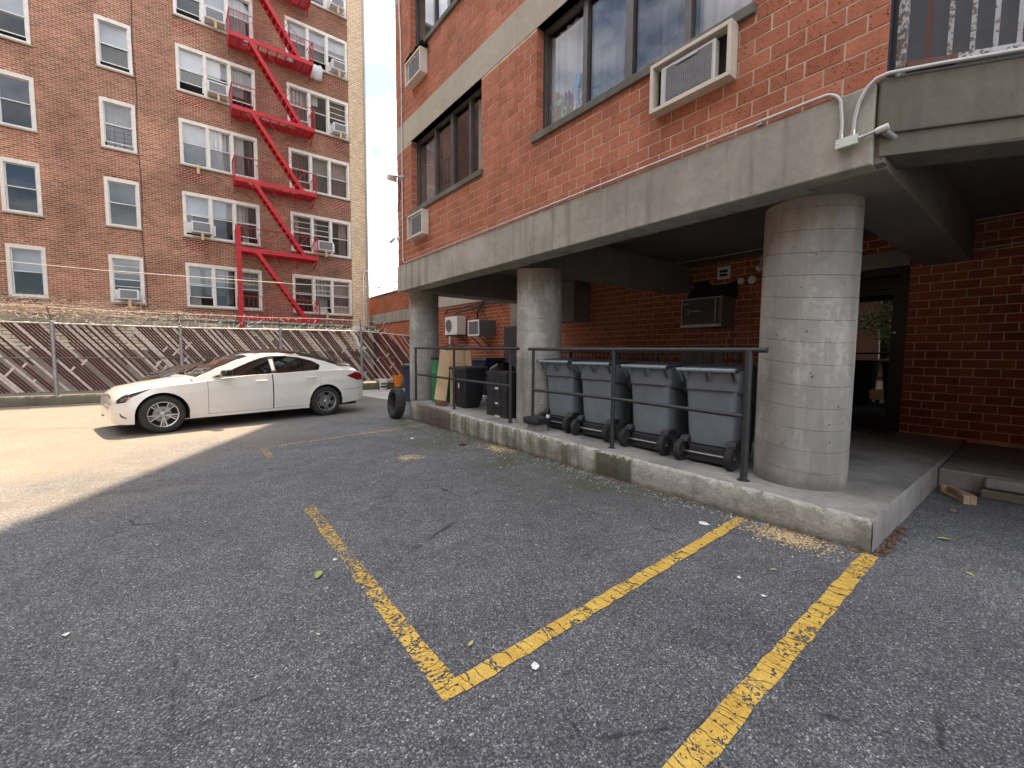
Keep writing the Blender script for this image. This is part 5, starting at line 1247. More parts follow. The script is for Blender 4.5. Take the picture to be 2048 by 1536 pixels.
sleeve_ac(3.67, 7.48, 8.14, 6.52, 6.95, 'air conditioner in a dirty sleeve under the upper facade window', (7.53, 8.05, 6.56, 6.9))
mb = MB(); rnd = random.Random(5); rows = [[(3.66 + .17 * a / 6 + rnd.uniform(-.01, .01), 7.42 + b * .06 + rnd.uniform(-.01, .01), 6.96 + rnd.uniform(.0, .07)) for a in range(7)] for b in range(13)]
o = mb.grid(rows).build('torn_cover', m_gap, smooth=True, angle=180); tag(o, 'torn black plastic on top of the upper facade air conditioner', 'plastic cover')
# conduit, junction box and lamp arm at the near corner
jt = thing('junction_box', 'small mint white junction box on the corner of the concrete beam', 'junction box', (3.79, 1.02, 2.9))
mb = MB(); mb.hexa([(3.762, .962, 2.868), (3.808, .962, 2.868), (3.808, 1.082, 2.868), (3.762, 1.082, 2.868), (3.762, .962, 2.925), (3.808, .962, 2.925), (3.808, 1.082, 2.925), (3.762, 1.082, 2.925)]); mb.build('box', m_mint, jt, bevel=.003)
mb = MB(); mb.box(3.757, 3.761, .958, 1.086, 2.865, 2.928); mb.build('cover', m_mint, jt, bevel=.001)
for y in (.972, 1.072): MB().lathe([(0, -.003), (.004, -.002), (.004, 0)], (3.757, y, 2.896), 8, 'x').build('screw', m_steel, jt)
la = thing('conduit_elbow', 'pale threaded conduit elbow beside the mint junction box under the angled beam', 'conduit', (3.79, .9, 2.9))
mb = MB(); mb.tube([(3.785, .957, 2.90), (3.785, .93, 2.905)], .014, 10); mb.tube([(3.785, .93, 2.905), (3.785, .868, 2.915)], .010, 10); mb.build('nipple', m_conduit, la, smooth=True)
mb = MB(); mb.tube([(3.785, .868, 2.912), (3.785, .855, 2.914), (3.786, .80, 2.922)], [.017, .021, .021], 12); mb.build('elbow_body', m_whitem, la, smooth=True, angle=50)
mb = MB(); mb.tube([(3.80, .825, 2.90), (3.95, .77, 2.86), (4.12, .74, 2.82)], .020, 10); mb.build('pipe', m_galv, la, smooth=True)
co = thing('electrical_conduit', 'pale grey conduit along the top of the concrete beam, bent down to the junction box', 'conduit', (3.8, 3, 3.3))
def arc(c, r, a0, a1, n, ex, ez): return [tuple(Vector(c) + Vector(ex) * (r * math.cos(a0 + (a1 - a0) * k / n)) + Vector(ez) * (r * math.sin(a0 + (a1 - a0) * k / n))) for k in range(n + 1)]
mb = MB(); mb.tube([(3.795, 8.50, 3.262), (3.795, 6, 3.270), (3.795, 1.22, 3.285)] + arc((3.795, 1.19, 3.17), .115, R(80), 0, 8, (0, -1, 0), (0, 0, 1)) + [(3.795, 1.063, 3.05), (3.79, 1.063, 2.93)], .0125, 10)
mb.build('pipe', m_conduit, co, smooth=True)
mb = MB(); mb.tube([(3.795, 8.50, 3.262), (3.795, 8.58, 3.29), (3.795, 8.61, 3.36), (3.795, 8.61, 5.0)], .0125, 8); mb.build('riser', m_conduit, co, smooth=True)
for y in (1.62, 4.2, 6.4): MB().box(3.782, 3.818, y - .02, y + .02, 3.255, 3.268).build('strap', m_galv, co)
for q in (2.955, ): MB().tube([(3.79, 1.063, 2.928), (3.79, 1.063, 2.965)], .016, 10).build('connector', m_steel, co, smooth=True)
c2 = thing('rising_conduit', 'pale grey conduit rising from the junction box and bending round onto the angled balcony edge', 'conduit', (3.8, .9, 3.1))
p0 = Vector(sp(.02, -.02, 3.29)); 
mb = MB(); mb.tube([(3.79, .995, 2.926), (3.79, .99, 3.05), (3.79, .97, 3.15), (3.79, .93, 3.225), (3.79, .885, 3.262), tuple(Vector(sp(.03, -.022, 3.276))), sp(.3, -.022, 3.283), sp(3.5, -.022, 3.29)], .0125, 10); mb.build('pipe', m_conduit, c2, smooth=True, angle=60)
MB().tube([(3.79, .995, 2.927), (3.79, .995, 2.97)], .016, 10).build('connector', m_steel, c2, smooth=True)
# flood light and camera at the far corner, riser pipe
f1 = thing('flood_light', 'small square flood light on an arm at the far corner of the brick facade', 'flood light', (3.7, 8.7, 5.05))
mb = MB(); mb.lathe([(0, -.05), (.05, -.045), (.06, 0)], (3.82, 8.62, 5.02), 14, 'x'); mb.tube([(3.78, 8.62, 5.02), (3.72, 8.74, 5.06), (3.72, 8.86, 5.10)], .02, 6); mb.build('arm', m_galv, f1, smooth=True)
mb = MB(); mb.hexa([(3.62, 8.88, 4.99), (3.80, 8.88, 4.99), (3.80, 9.02, 5.06), (3.62, 9.02, 5.06), (3.63, 8.84, 5.10), (3.79, 8.84, 5.10), (3.79, 8.98, 5.17), (3.63, 8.98, 5.17)]); mb.build('head', m_beige, f1, bevel=.01)
mb = MB(); mb.tube([(3.80, 8.66, 4.98), (3.80, 8.72, 4.8), (3.81, 8.84, 4.5), (3.82, 8.92, 4.4)], .008, 5); mb.build('cable', m_blkcab, f1)
f2 = thing('security_camera', 'white bullet camera on the brick corner just above the concrete beam', 'camera', (3.75, 8.9, 3.85))
mb = MB(); mb.lathe([(0, -.03), (.045, -.028), (.05, 0)], (3.82, 8.86, 3.83), 14, 'x'); mb.tube([(3.79, 8.86, 3.83), (3.75, 8.98, 3.82)], .015, 6); mb.build('bracket', m_whitem, f2, smooth=True)
mb = MB(); mb.tube([(3.75, 8.95, 3.83), (3.75, 9.14, 3.80)], .035, 12); mb.build('body', m_whitem, f2, smooth=True)
rp_ = MB(); rp_.tube([(3.80, 8.61, 5.02), (3.80, 8.60, 6.6), (3.80, 8.62, 7.9), (3.80, 8.66, 8.2), (3.80, 8.66, 10)], .013, 6); o = rp_.build('riser_conduit', m_conduit, smooth=True); tag(o, 'pale conduit climbing the far corner of the brick facade above the flood light', 'conduit')
# ------------------------------------------------------------------ cars
def lerp_table(t, x):
    if x <= t[0][0]: return t[0][1]
    for (a, va), (b, vb) in zip(t, t[1:]):
        if x <= b:
            k = (x - a) / (b - a); k = k * k * (3 - 2 * k) * .35 + k * .65; return va + (vb - va) * k
    return t[-1][1]
WB = [(0, .56), (.03, .66), (.09, .745), (.2, .80), (.4, .85), (.7, .875), (1.5, .880), (3.0, .885), (3.8, .885), (4.2, .865), (4.5, .82), (4.66, .75), (4.72, .68), (4.75, .58)]
ZB = [(0, .50), (.03, .56), (.09, .615), (.2, .68), (.45, .765), (.8, .835), (1.3, .885), (1.8, .925), (2.6, .955), (3.3, .975), (3.8, 1.0), (4.2, 1.0), (4.5, .975), (4.62, .93), (4.70, .84), (4.75, .74)]
ZC = [(0, .53), (.03, .60), (.09, .665), (.2, .725), (.45, .815), (.8, .895), (1.3, .975), (1.8, 1.0), (3.5, 1.03), (4.0, 1.065), (4.35, 1.065), (4.6, 1.07), (4.66, 1.045), (4.70, .92), (4.75, .76)]
ZLOW = [(0, .27), (.03, .22), (.09, .20), (.4, .19), (1.3, .21), (3.2, .21), (4.2, .25), (4.6, .29), (4.72, .33), (4.75, .40)]
SW = (.88, 3.73); RW = .325; RA = .372
def zlow(s):
    z = lerp_table(ZLOW, s)
    for c in SW:
        d = abs(s - c)
        if d < RA: z = max(z, RW + math.sqrt(RA * RA - d * d))
    return z
def side_y(s, z):
    w_ = lerp_table(WB, s); zb = lerp_table(ZB, s)
    t = (z - .20) / max(.05, zb - .20)
    y = w_ - .055 * max(0, .38 - t) ** 1.4 * 3 - .045 * max(0, t - .45) ** 2 * 2.2
    y += .010 * math.exp(-((t - .74) / .07) ** 2) * min(1, max(0, (s - .9) / .6))
    for c in SW:
        d = math.hypot(s - c, z - RW); y += .018 * max(0, 1 - abs(d - RA) / .10) if d >= RA - .01 else 0
    return y
ROOF = [(1.32, .955), (1.5, 1.035), (1.8, 1.165), (2.1, 1.282), (2.35, 1.35), (2.65, 1.388), (2.95, 1.39), (3.2, 1.37), (3.45, 1.325), (3.7, 1.255), (3.95, 1.165), (4.2, 1.065)]
def gh_y(s, z):                                                  # half-width of the cabin at (s, z)
    zb = lerp_table(ZB, s) - .012; base = lerp_table(WB, s) - .055 - .10 * max(0, (s - 3.4) / .7) ** 1.5
    h = max(0, z - zb); return base - h * .34 - h * h * .35
def roof_pt(s, f):                                               # f: 0 centre .. 1 roof edge
    zr = lerp_table(ROOF, s); zb = lerp_table(ZB, s) - .012
    ze = zb + (zr - zb) * .87; ye = gh_y(s, ze)
    return ye * f, zr - (zr - ze) * f ** 2.6
def car(name, label, loc, rz, paint, hubcol, dip=0.0):
    hd = lambda s: dip * max(0, min(1, (2.2 - s) / .9)) * min(1, .35 + s)
    tab = lambda t, x: lerp_table(t, x) - (hd(x) if t is ZC or t is ZB or t is ROOF else 0)
    t = thing(name, label, 'car', loc, rz); L = 4.75; X = lambda s: L / 2 - .02 - (s if s > .49 else .49 - (.49 - s) * .48)
    S = sorted({0, .012, .03, .055, .09, .14, .2, .28, *[.36 + .0425 * k for k in range(27)], *[1.5 + .085 * k for k in range(21)], *[3.3 + .0425 * k for k in range(21)], *[4.2 + .08 * k for k in range(5)], 4.55, 4.60, 4.64, 4.67, 4.70, 4.72, 4.74, 4.75, *[c + sgn * RA * q for c in SW for sgn in (-1, 1) for q in (1.0, .995, .97, .92)]})
    DOORS = ((1.535, 2.63), (2.645, 3.60)); NR = 12
    def skin(s, sg, ins=0.0, top=1.0):
        zl, zb = zlow(s), tab(ZB, s); return [(X(s), sg * (side_y(s, zl + (zb - zl) * k / NR) - ins), zl + (zb - zl) * k / NR) for k in range(NR + 1)]
    mb = MB(); eps = .003
    for sg in (-1, 1):
        for a, b in ((0, DOORS[0][0] - eps), (DOORS[1][1] + eps, 4.75)):
            rows = [skin(s, sg) for s in sorted({a, b, *[q for q in S if a < q < b]})]; mb.grid(rows)
        rows = [[(X(s), sg * side_y(s, zlow(s) + .0), zlow(s)), (X(s), sg * (side_y(s, zlow(s) + .055)), zlow(s) + .055)] for s in [q for q in S if 1.50 <= q <= 3.36]]; mb.grid(rows)
    rows = []
    for s in S:                                                   # bonnet, boot and what lies between
        wb, zb, zc = tab(WB, s), tab(ZB, s), tab(ZC, s); ye = side_y(s, zb); row = []
        for k in range(-10, 11):
            f = k / 10; row.append((X(s), ye * f, zb + (zc - zb) * (1 - abs(f) ** 2.8)))
        rows.append(row)
    mb.grid(rows)
    for s in (0, 4.75):
        zb, zl, zc = tab(ZB, s), zlow(s), tab(ZC, s); ye = side_y(s, zb)
        mb.poly([(X(s), ye * k / 10, zb + (zc - zb) * (1 - abs(k / 10) ** 2.8)) for k in range(-10, 11)] + [(X(s), side_y(s, zl + (zb - zl) * k / NR), zl + (zb - zl) * k / NR) for k in range(NR, -1, -1)] + [(X(s), -side_y(s, zl + (zb - zl) * k / NR), zl + (zb - zl) * k / NR) for k in range(NR + 1)])
    def gh_y(s, z):
        zb = tab(ZB, s) - .012; base = tab(WB, s) - .055 - .10 * max(0, (s - 3.5) / .7) ** 1.5; h = max(0, z - zb); return base - h * .34 - h * h * .35
    def roof_pt(s, f):
        zr = tab(ROOF, s); zb = tab(ZB, s) - .012; ze = zb + (zr - zb) * .87; return gh_y(s, ze) * f, zr - (zr - ze) * f ** 2.6
    body = mb.build('body', paint, t, False, smooth=True, angle=32)
    mb = MB(); GS = [1.32 + .072 * k for k in range(40)] + [4.2]   # cabin
    for sg in (-1, 1):
        rows = []
        for s in GS:
            zb = tab(ZB, s) - .012; zr = tab(ROOF, s); ze = zb + (zr - zb) * .87
            rows.append([(X(s), sg * gh_y(s, zb + (ze - zb) * k / 6), zb + (ze - zb) * k / 6) for k in range(7)])
        mb.grid(rows)
    rows = []
    for s in GS: rows.append([(X(s), (1 if k > 0 else -1) * roof_pt(s, abs(k) / 12)[0], roof_pt(s, abs(k) / 12)[1]) for k in range(-12, 13)])
    mb.grid(rows); mb.build('roof', paint, t, False, smooth=True, angle=32)
    for sg in (-1, 1):                                            # doors
        for i, (a, b) in enumerate(DOORS):
            ss = sorted({a + eps, b - eps, *[q for q in S if a + eps < q < b - eps]}); mb = MB(); rows = []
            for s in ss:
                zl = max(zlow(s) + (.060 if s < 3.36 else .010), .0); zb = tab(ZB, s); rows.append([(X(s), sg * (side_y(s, zl + (zb - zl) * k / NR) + .001), zl + (zb - zl) * k / NR) for k in range(NR + 1)])
            d = mb.grid(rows).build('door', paint, t, False, smooth=True, angle=40)
            hs = b - .20; hz = tab(ZB, hs) - .125; mb = MB()
            mb.tube([(X(hs - .11), sg * (side_y(hs - .11, hz) + .004), hz), (X(hs - .08), sg * (side_y(hs, hz) + .035), hz + .002), (X(hs + .07), sg * (side_y(hs, hz) + .036), hz + .008), (X(hs + .11), sg * (side_y(hs + .1, hz) + .004), hz + .01)], .013, 8); mb.build('door_handle', paint, d, False, smooth=True)
    mb = MB()                                                     # dark layer seen through the gaps
    for sg in (-1, 1): mb.grid([skin(s, sg, .02) for s in [1.45 + .05 * k for k in range(44)]])
    mb.build('door_gap', m_gap, t, False, smooth=True)
    for sg in (-1, 1):                                            # side windows
        for pts, nm in ((((1.70, .935), (2.02, 1.09), (2.28, 1.205), (2.48, 1.274), (2.61, 1.305), (2.64, .965)), 'front'), (((2.73, .968), (2.71, 1.312), (2.95, 1.315), (3.22, 1.284), (3.48, 1.212), (3.63, 1.12), (3.58, 1.02)), 'rear')):
            dense = []
            for p, q in zip(pts, pts[1:] + pts[:1]):
                for k in range(6): dense.append((p[0] + (q[0] - p[0]) * k / 6, p[1] + (q[1] - p[1]) * k / 6))
            cx_ = sum(p[0] for p in dense) / len(dense); cz_ = sum(p[1] for p in dense) / len(dense); mb = MB(); rings = []
            for f in (1.0, .66, .33):
                rings.append([(X(cx_ + (p[0] - cx_) * f), sg * (gh_y(cx_ + (p[0] - cx_) * f, cz_ + (p[1] - cz_) * f) + .005), cz_ + (p[1] - cz_) * f) for p in dense])
            loft(mb, rings, False, True); wd = mb.build('side_window', m_glassd, t, False, smooth=True, angle=60)
            mb = MB(); loft(mb, [[(X(cx_ + (p[0] - cx_) * f), sg * (gh_y(cx_ + (p[0] - cx_) * f, cz_ + (p[1] - cz_) * f) + o_), cz_ + (p[1] - cz_) * f) for p in dense] for f, o_ in ((1.035, .003), (1.03, .007), (1.0, .006))], False, False); mb.build('window_trim', m_chrome if paint is m_carw else m_blkp, wd, False)
            if nm == 'rear': MB().quad(*[(X(s), sg * (gh_y(s, z) + .007), z) for s, z in ((3.27, .985), (3.285, .985), (3.275, 1.262), (3.26, 1.265))]).build('divider', m_blkp, wd, False)
        mb = MB(); mb.quad(*[(X(s), sg * (gh_y(s, z) + .006), z) for s, z in ((2.645, .963), (2.725, .963), (2.705, 1.315), (2.615, 1.308))]); mb.build('pillar_cover', m_blkp, t, False)
    for a, b, ea, eb, nm in ((1.40, 2.30, .90, .86, 'windscreen'), (3.50, 4.13, .80, .80, 'rear_window')):
        rows = []
        for k in range(13):
            s = a + (b - a) * k / 12; row = []
            for j in range(-8, 9):
                f = j / 8 * (ea + (eb - ea) * k / 12); y, z = roof_pt(s, abs(f)); row.append((X(s) + (.004 if nm == 'windscreen' else -.004), (1 if j > 0 else -1) * y, z + .004))
            rows.append(row)
        MB().grid(rows).build(nm, m_glassd, t, False, smooth=True, angle=60)
    rows = [[(X(s), y, roof_pt(s, abs(y) / .62)[1] + .004) for y in (-.36, -.18, 0, .18, .36)] for s in (2.5, 2.62, 2.76, 2.9)]
    MB().grid(rows).build('sunroof', m_glassd, t, False, smooth=True)
    mb = MB(); mb.hexa([(X(3.50), -.02, 1.29), (X(3.32), -.02, 1.34), (X(3.32), .02, 1.34), (X(3.50), .02, 1.29), (X(3.53), -.008, 1.335), (X(3.44), -.008, 1.362), (X(3.44), .008, 1.362), (X(3.53), .008, 1.335)]); mb.build('aerial_fin', paint, t, False, bevel=.004)
    for s in SW:
        for sg in (-1, 1):
            yo = sg * .875; mb = MB()                             # wheel: tyre, rim with split spokes
            mb.lathe([(.215, -.10), (.25, -.108), (.295, -.105), (.317, -.085), (.326, -.05), (.327, 0), (.326, .05), (.317, .085), (.295, .105), (.25, .108), (.215, .10)], (X(s), yo - sg * .105, RW), 40, 'y')
            wl = mb.build('wheel', m_tread, t, False, smooth=True, angle=40)
            mb = MB(); q = lambda v: sg * v
            mb.lathe([(.220, q(-.03)), (.226, q(.0)), (.218, q(.008)), (.205, q(.004)), (.198, q(-.03)), (.196, q(-.12))], (X(s), yo - q(.012), RW), 40, 'y'); mb.lathe([(0, q(.0)), (.028, q(-.001)), (.034, q(-.006)), (.05, q(-.012)), (.06, q(-.03))], (X(s), yo - q(.014), RW), 20, 'y')
            for k in range(5):
                a0 = math.pi / 2 + 2 * math.pi * k / 5 + math.pi
                for da, ww, rin in ((-.22, .020, .045), (0, .010, .085), (.22, .020, .045)):
                    aa = a0 + da; ai = a0 + da * .55; mb.bar((X(s) + rin * math.cos(ai), yo - q(.022), RW + rin * math.sin(ai)), (X(s) + .212 * math.cos(aa), yo - q(.014), RW + .212 * math.sin(aa)), ww, .02, up=(0, 1, 0))
            mb.build('rim', hubcol, wl, False, smooth=True, angle=30)
            mb = MB(); mb.lathe([(0, 0), (.2, 0)], (X(s), yo - q(.10), RW), 24, 'y'); mb.build('rim_back', m_gap, wl, False)
            mb = MB(); mb.lathe([(0, 0), (.13, 0), (.13, -.01)], (X(s), yo - q(.085), RW), 24, 'y'); mb.build('brake_disc', m_galv, wl, False)
            mb = MB(); mb.lathe([(RA - .004, 0), (RA - .004, -.30)] if sg > 0 else [(RA - .004, 0), (RA - .004, .30)], (X(s), sg * .868, RW), 30, 'y', -.25, math.pi + .25); mb.lathe([(0, 0), (RA - .004, 0)], (X(s), sg * .57, RW), 30, 'y', 0, math.pi); mb.build('wheel_well', m_gap, t, False)
    MB().box(X(4.5), X(.25), -.74, .74, .20, .24).build('underbody', m_gap, t, False)
    # lamps, grille, bumper details, mirrors
    def patch(nm, mat, sg, pts, off=.006):
        dense = []
        for p, q in zip(pts, pts[1:] + pts[:1]):
            for k in range(5): dense.append((p[0] + (q[0] - p[0]) * k / 5, p[1] + (q[1] - p[1]) * k / 5))
        cx_ = sum(p[0] for p in dense) / len(dense); cz_ = sum(p[1] for p in dense) / len(dense); mb = MB(); rings = []
        for f, o_ in ((1.0, .0005), (.97, off), (.6, off), (.25, off)): rings.append([(X(cx_ + (p[0] - cx_) * f) + o_ * .5 * (1 if cx_ < 2 else -1), sg * (side_y(max(0, min(4.75, cx_ + (p[0] - cx_) * f)), cz_ + (p[1] - cz_) * f) + o_), cz_ + (p[1] - cz_) * f) for p in dense])
        loft(mb, rings, False, True); return mb.build(nm, mat, t, False, smooth=True, angle=50)
    for sg in (-1, 1):
        patch('headlight', m_blkp, sg, [(.10, .545), (.30, .56), (.52, .66), (.74, .772), (.50, .735), (.26, .665), (.13, .60)], .005)
        patch('headlight', m_lampg, sg, [(.20, .572), (.36, .59), (.42, .64), (.34, .655), (.22, .625)], .012); patch('headlight', m_chrome, sg, [(.24, .645), (.50, .708), (.70, .762), (.50, .728), (.26, .663)], .010)
        patch('side_marker', m_amber, sg, [(.37, .592), (.48, .645), (.43, .655), (.37, .62)], .012)
        patch('fog_intake', m_blkp, sg, [(.16, .395), (.24, .34), (.36, .30), (.28, .30), (.19, .33)], .004)
        patch('tail_light', m_tail, sg, [(4.22, .868), (4.46, .945), (4.60, .925), (4.70, .83), (4.69, .76), (4.50, .755)], .008)
        patch('bumper_crease', m_gap, sg, [(4.12, .545), (4.6, .575), (4.6, .582), (4.12, .552)], .002)
        mb = MB(); c = (1.80, .985)
        q8 = [(X(1.90), .86, .945), (X(1.70), .87, .935), (X(1.72), 1.04, .945), (X(1.89), 1.03, .95), (X(1.91), .865, 1.07), (X(1.74), .875, 1.055), (X(1.77), 1.045, 1.06), (X(1.90), 1.035, 1.075)]
        mb.hexa([(a_, -b_, c_) for a_, b_, c_ in q8] if sg < 0 else [q8[k] for k in (3, 2, 1, 0, 7, 6, 5, 4)]); mb.build('door_mirror', m_cark, t, False, bevel=.03, seg=3)
        mb = MB(); mb.hexa([(X(1.70), sg * .80, .935), (X(1.62), sg * .80, .925), (X(1.72), sg * .90, .96), (X(1.82), sg * .90, .96), (X(1.74), sg * .79, .965), (X(1.66), sg * .79, .955), (X(1.74), sg * .90, .985), (X(1.84), sg * .90, .985)]); mb.build('mirror_stalk', m_cark, t, False)
    mb = MB()
    for k in range(5): mb.bar((X(-.012 + .022 * k), -.34, .44 + .035 * k), (X(-.012 + .022 * k), .34, .44 + .035 * k), .02, .012)
    mb.tube([(X(-.02), -.38, .42), (X(.07), -.42, .61), (X(.085), 0, .645), (X(.07), .42, .61), (X(-.02), .38, .42)], .014, 6); mb.build('grille', m_chrome, t, False, smooth=True)
    mb = MB(); mb.hexa([(X(-.004), -.36, .42), (X(.2), -.36, .42), (X(.2), .36, .42), (X(-.004), .36, .42), (X(.075), -.40, .61), (X(.2), -.40, .61), (X(.2), .40, .61), (X(.075), .40, .61)]); mb.build('grille_opening', m_gap, t, False)
    mb = MB(); mb.tube([(X(4.60), -.52, .29), (X(4.74), -.52, .285)], .035, 10); mb.tube([(X(4.60), .52, .29), (X(4.74), .52, .285)], .035, 10); mb.build('exhaust', m_steel, t, False, smooth=True)
    return t
car('white_sedan', 'white four door sedan parked half in the sun, black door mirror and split spoke wheels', (1.03, 10.51, 0), R(191.8), m_carw, m_rim, .05)
kc = car('black_sedan', 'black sedan parked behind the white one, only its roof and bonnet showing', (1.50, 12.80, 0), R(188.5), m_cark, m_rim, -.09); kc.scale = (1.03, 1.02, 1.06)

# ------------------------------------------------------------------ loose things on the ground
ty = thing('tyre', 'worn black tyre without a rim standing against the end of the platform', 'tyre', (3.66, 8.72, 0))
mb = MB(); mb.lathe([(.215, -.085), (.205, -.07), (.200, 0), (.205, .07), (.215, .085), (.24, .10), (.285, .105), (.315, .09), (.328, .055), (.330, .03), (.324, .026), (.324, .018), (.330, .014), (.331, -.014), (.324, -.018), (.324, -.026), (.330, -.03), (.328, -.055), (.315, -.09), (.285, -.105), (.24, -.10), (.215, -.085)], (0, 0, 0), 44, 'x')
o = mb.build('casing', m_tread, ty, False, smooth=True, angle=30); o.rotation_euler = (0, R(6), R(-4)); o.location = (-.02, -.04, .329)
bk = thing('bucket', 'white plastic bucket with a dark green printed label by the fence curb', 'bucket', (6.02, 15.55, 0))
mb = MB(); mb.lathe([(0, .0), (.125, 0), (.13, .01), (.148, .33), (.156, .335), (.156, .36), (.148, .365), (.14, .36), (.128, .03), (0, .03)], (6.02, 15.55, 0), 28); mb.build('body', m_whitem, bk, smooth=True, angle=40)
mb = MB(); mb.lathe([(.1375, .09), (.1425, .175)], (6.02, 15.55, 0), 20, 'z', R(205), R(310)); mb.lathe([(.1445, .21), (.148, .27)], (6.02, 15.55, 0), 20, 'z', R(215), R(300)); mb.build('label', m_label, bk, smooth=True)
wb_ = thing('white_basin', 'shallow white plastic basin on the fence curb behind the bucket', 'basin', (6.35, 15.98, .24))
mb = MB(); loft(mb, [rr(5.95, 6.75, 15.8, 16.1, .06, .245), rr(5.9, 6.8, 15.76, 16.14, .07, .36), rr(5.87, 6.83, 15.73, 16.17, .08, .365), rr(5.87, 6.83, 15.73, 16.17, .08, .39)]); mb.build('shell', m_whitem, wb_, smooth=True, angle=35)
ob = thing('orange_pail', 'orange plastic pail beside the blue bin at the end of the fence', 'bucket', (7.0, 15.4, 0))
mb = MB(); mb.lathe([(0, .12), (.12, .12), (.20, .50), (.215, .50), (.215, .53), (.195, .53), (.11, .15), (0, .15)], (6.52, 15.4, 0), 24); mb.build('body', m_orange, ob, smooth=True, angle=40)
mb = MB(); mb.lathe([(0, 0), (.16, 0), (.13, .118), (0, .118)], (6.52, 15.4, 0), 16); mb.build('stand', m_blkp, ob)
bb = thing('blue_bin', 'dark blue wheeled bin half hidden behind the far column', 'bin', (5.3, 11.2, 0))
mb = MB(); loft(mb, [rr(5.06, 5.6, 10.9, 11.45, .05, .02), rr(5.0, 5.66, 10.82, 11.52, .05, 1.0)]); mb.build('body', m_blue, bb, smooth=True, angle=30)
mb = MB(); loft(mb, [rr(4.95, 5.70, 10.78, 11.56, .05, 1.005), rr(4.97, 5.68, 10.8, 11.54, .05, 1.06), rr(5.04, 5.58, 10.86, 11.46, .08, 1.09)]); mb.build('lid', m_blkp, bb, smooth=True, angle=30)
MB().lathe([(0, -.03), (.10, -.03), (.12, 0), (.10, .03), (0, .03)], (5.1, 10.80, .12), 18, 'y').build('wheel', m_rub, bb)
td = thing('cut_timber', 'short notched length of tan timber lying on the asphalt at right', 'timber', (6.0, .55, 0), rz=R(33))
# local x runs along the timber
mb = MB(); mb.box(-.19, .19, -.045, .005, 0, .085); mb.box(-.19, -.09, .005, .055, 0, .085); mb.box(-.09, .15, .005, .05, 0, .02); mb.box(.15, .19, .005, .055, 0, .085); mb.build('piece', m_ltimber, td, False, bevel=.006)
random.seed(77)
def litter(name, label, cat, x, y, r, mat, seed, flat=.4, z=0.006):
    rnd = random.Random(seed); mb = MB(); n = 9; pts = [(x + r * (.6 + .5 * rnd.random()) * math.cos(2 * math.pi * k / n), y + r * (.6 + .5 * rnd.random()) * math.sin(2 * math.pi * k / n), z + rnd.random() * r * flat) for k in range(n)]
    c = (x, y, z + r * flat * .8); i = len(mb.v); mb.v += pts + [c]
    for k in range(n): mb.face((i + k, i + (k + 1) % n, i + n))
    o = mb.build(name, mat); s = o.modifiers.new('thickness', 'SOLIDIFY'); s.thickness = .0015; tag(o, label, cat); return o
litter('paper_scrap', 'flat white paper scrap near the upper end of the short yellow line', 'litter', 3.38, 1.74, .045, m_paper, 1, .1)
litter('paper_scrap', 'torn white paper scrap just right of the yellow corner', 'litter', 1.20, 1.36, .022, m_paper, 2, .8)
litter('paper_scrap', 'small white paper scrap between the two yellow lines', 'litter', 2.72, 1.16, .014, m_paper, 5, .4)
litter('paper_scrap', 'tiny white scrap beside the long yellow line near the platform corner', 'litter', 2.62, .98, .014, m_paper, 6, .5)
litter('paper_scrap', 'white scrap on the bare asphalt at left', 'litter', -.49, 2.93, .02, m_paper, 7, .5)
litter('paper_scrap', 'white scrap on the asphalt near the mossy kerb', 'litter', 2.95, 6.4, .045, m_paper, 8, .5)
def leaf(label, x, y, L, a, mat, curl=.25):
    mb = MB(); rows = []
    for k in range(9):
        t = k / 8; w_ = L * .22 * math.sin(math.pi * t) ** .8; c = Vector((x + (t - .5) * L * math.cos(a), y + (t - .5) * L * math.sin(a), .006 + curl * L * (t - .5) ** 2)); n = Vector((-math.sin(a), math.cos(a), 0)) * w_
        rows.append([tuple(c - n + Vector((0, 0, w_ * .5))), tuple(c), tuple(c + n + Vector((0, 0, w_ * .5)))])
    o = mb.grid(rows).build('fallen_leaf', mat, smooth=True, angle=180); tag(o, label, 'leaf', 'leaves fallen on the asphalt'); return o
leaf('narrow yellow green leaf lying left of the worn yellow line', .64, 2.78, .10, 1.1, m_leafg)
leaf('curled yellow leaf inside the yellow corner', 1.05, 1.66, .045, .4, m_leaf, .8)
leaf('small yellow leaf on the asphalt right of the platform corner', 3.95, .28, .05, .9, m_leaf)
leaf('greenish leaf on the shaded asphalt near the cut timber', 4.55, .47, .09, 2.2, m_leafg)
leaf('dry tan leaf just in front of the cut timber', 5.45, .52, .10, .3, m_ltimber)
leaf('pale leaf fragment between the yellow lines near the kerb', 3.0, 1.07, .05, 2.5, m_leafg)
litter('rusty_scrap', 'rusty red scrap of bark on the mossy asphalt', 'scrap', 3.37, 5.54, .075, m_rust, 3, .5)
litter('mint_scrap', 'tiny mint green plastic scrap beside the worn yellow line', 'litter', .78, 2.93, .018, m_mint, 4, .3)
def flakes(name, label, c, sp_, n, mat, size, seed, z0=.004):
    rnd = random.Random(seed); mb = MB()
    for k in range(n):
        x = c[0] + rnd.gauss(0, sp_[0]); y = c[1] + rnd.gauss(0, sp_[1]); L = size * rnd.uniform(.5, 1.5); a = rnd.uniform(0, 6.28); u = Vector((math.cos(a), math.sin(a), rnd.uniform(-.25, .25))) * L; v = Vector((-math.sin(a), math.cos(a), rnd.uniform(-.3, .3))) * L * rnd.uniform(.35, .8)
        if x > 3.795 and -.2 < y < 8.3: x = 3.79 - rnd.random() * .05
        p_ = Vector((x, y, z0 + rnd.uniform(.002, .006))); mb.quad(p_ - u - v, p_ + u - v, p_ + u + v, p_ - u + v)
    o = mb.build(name, mat); tag(o, label, 'debris', kind='stuff'); return o
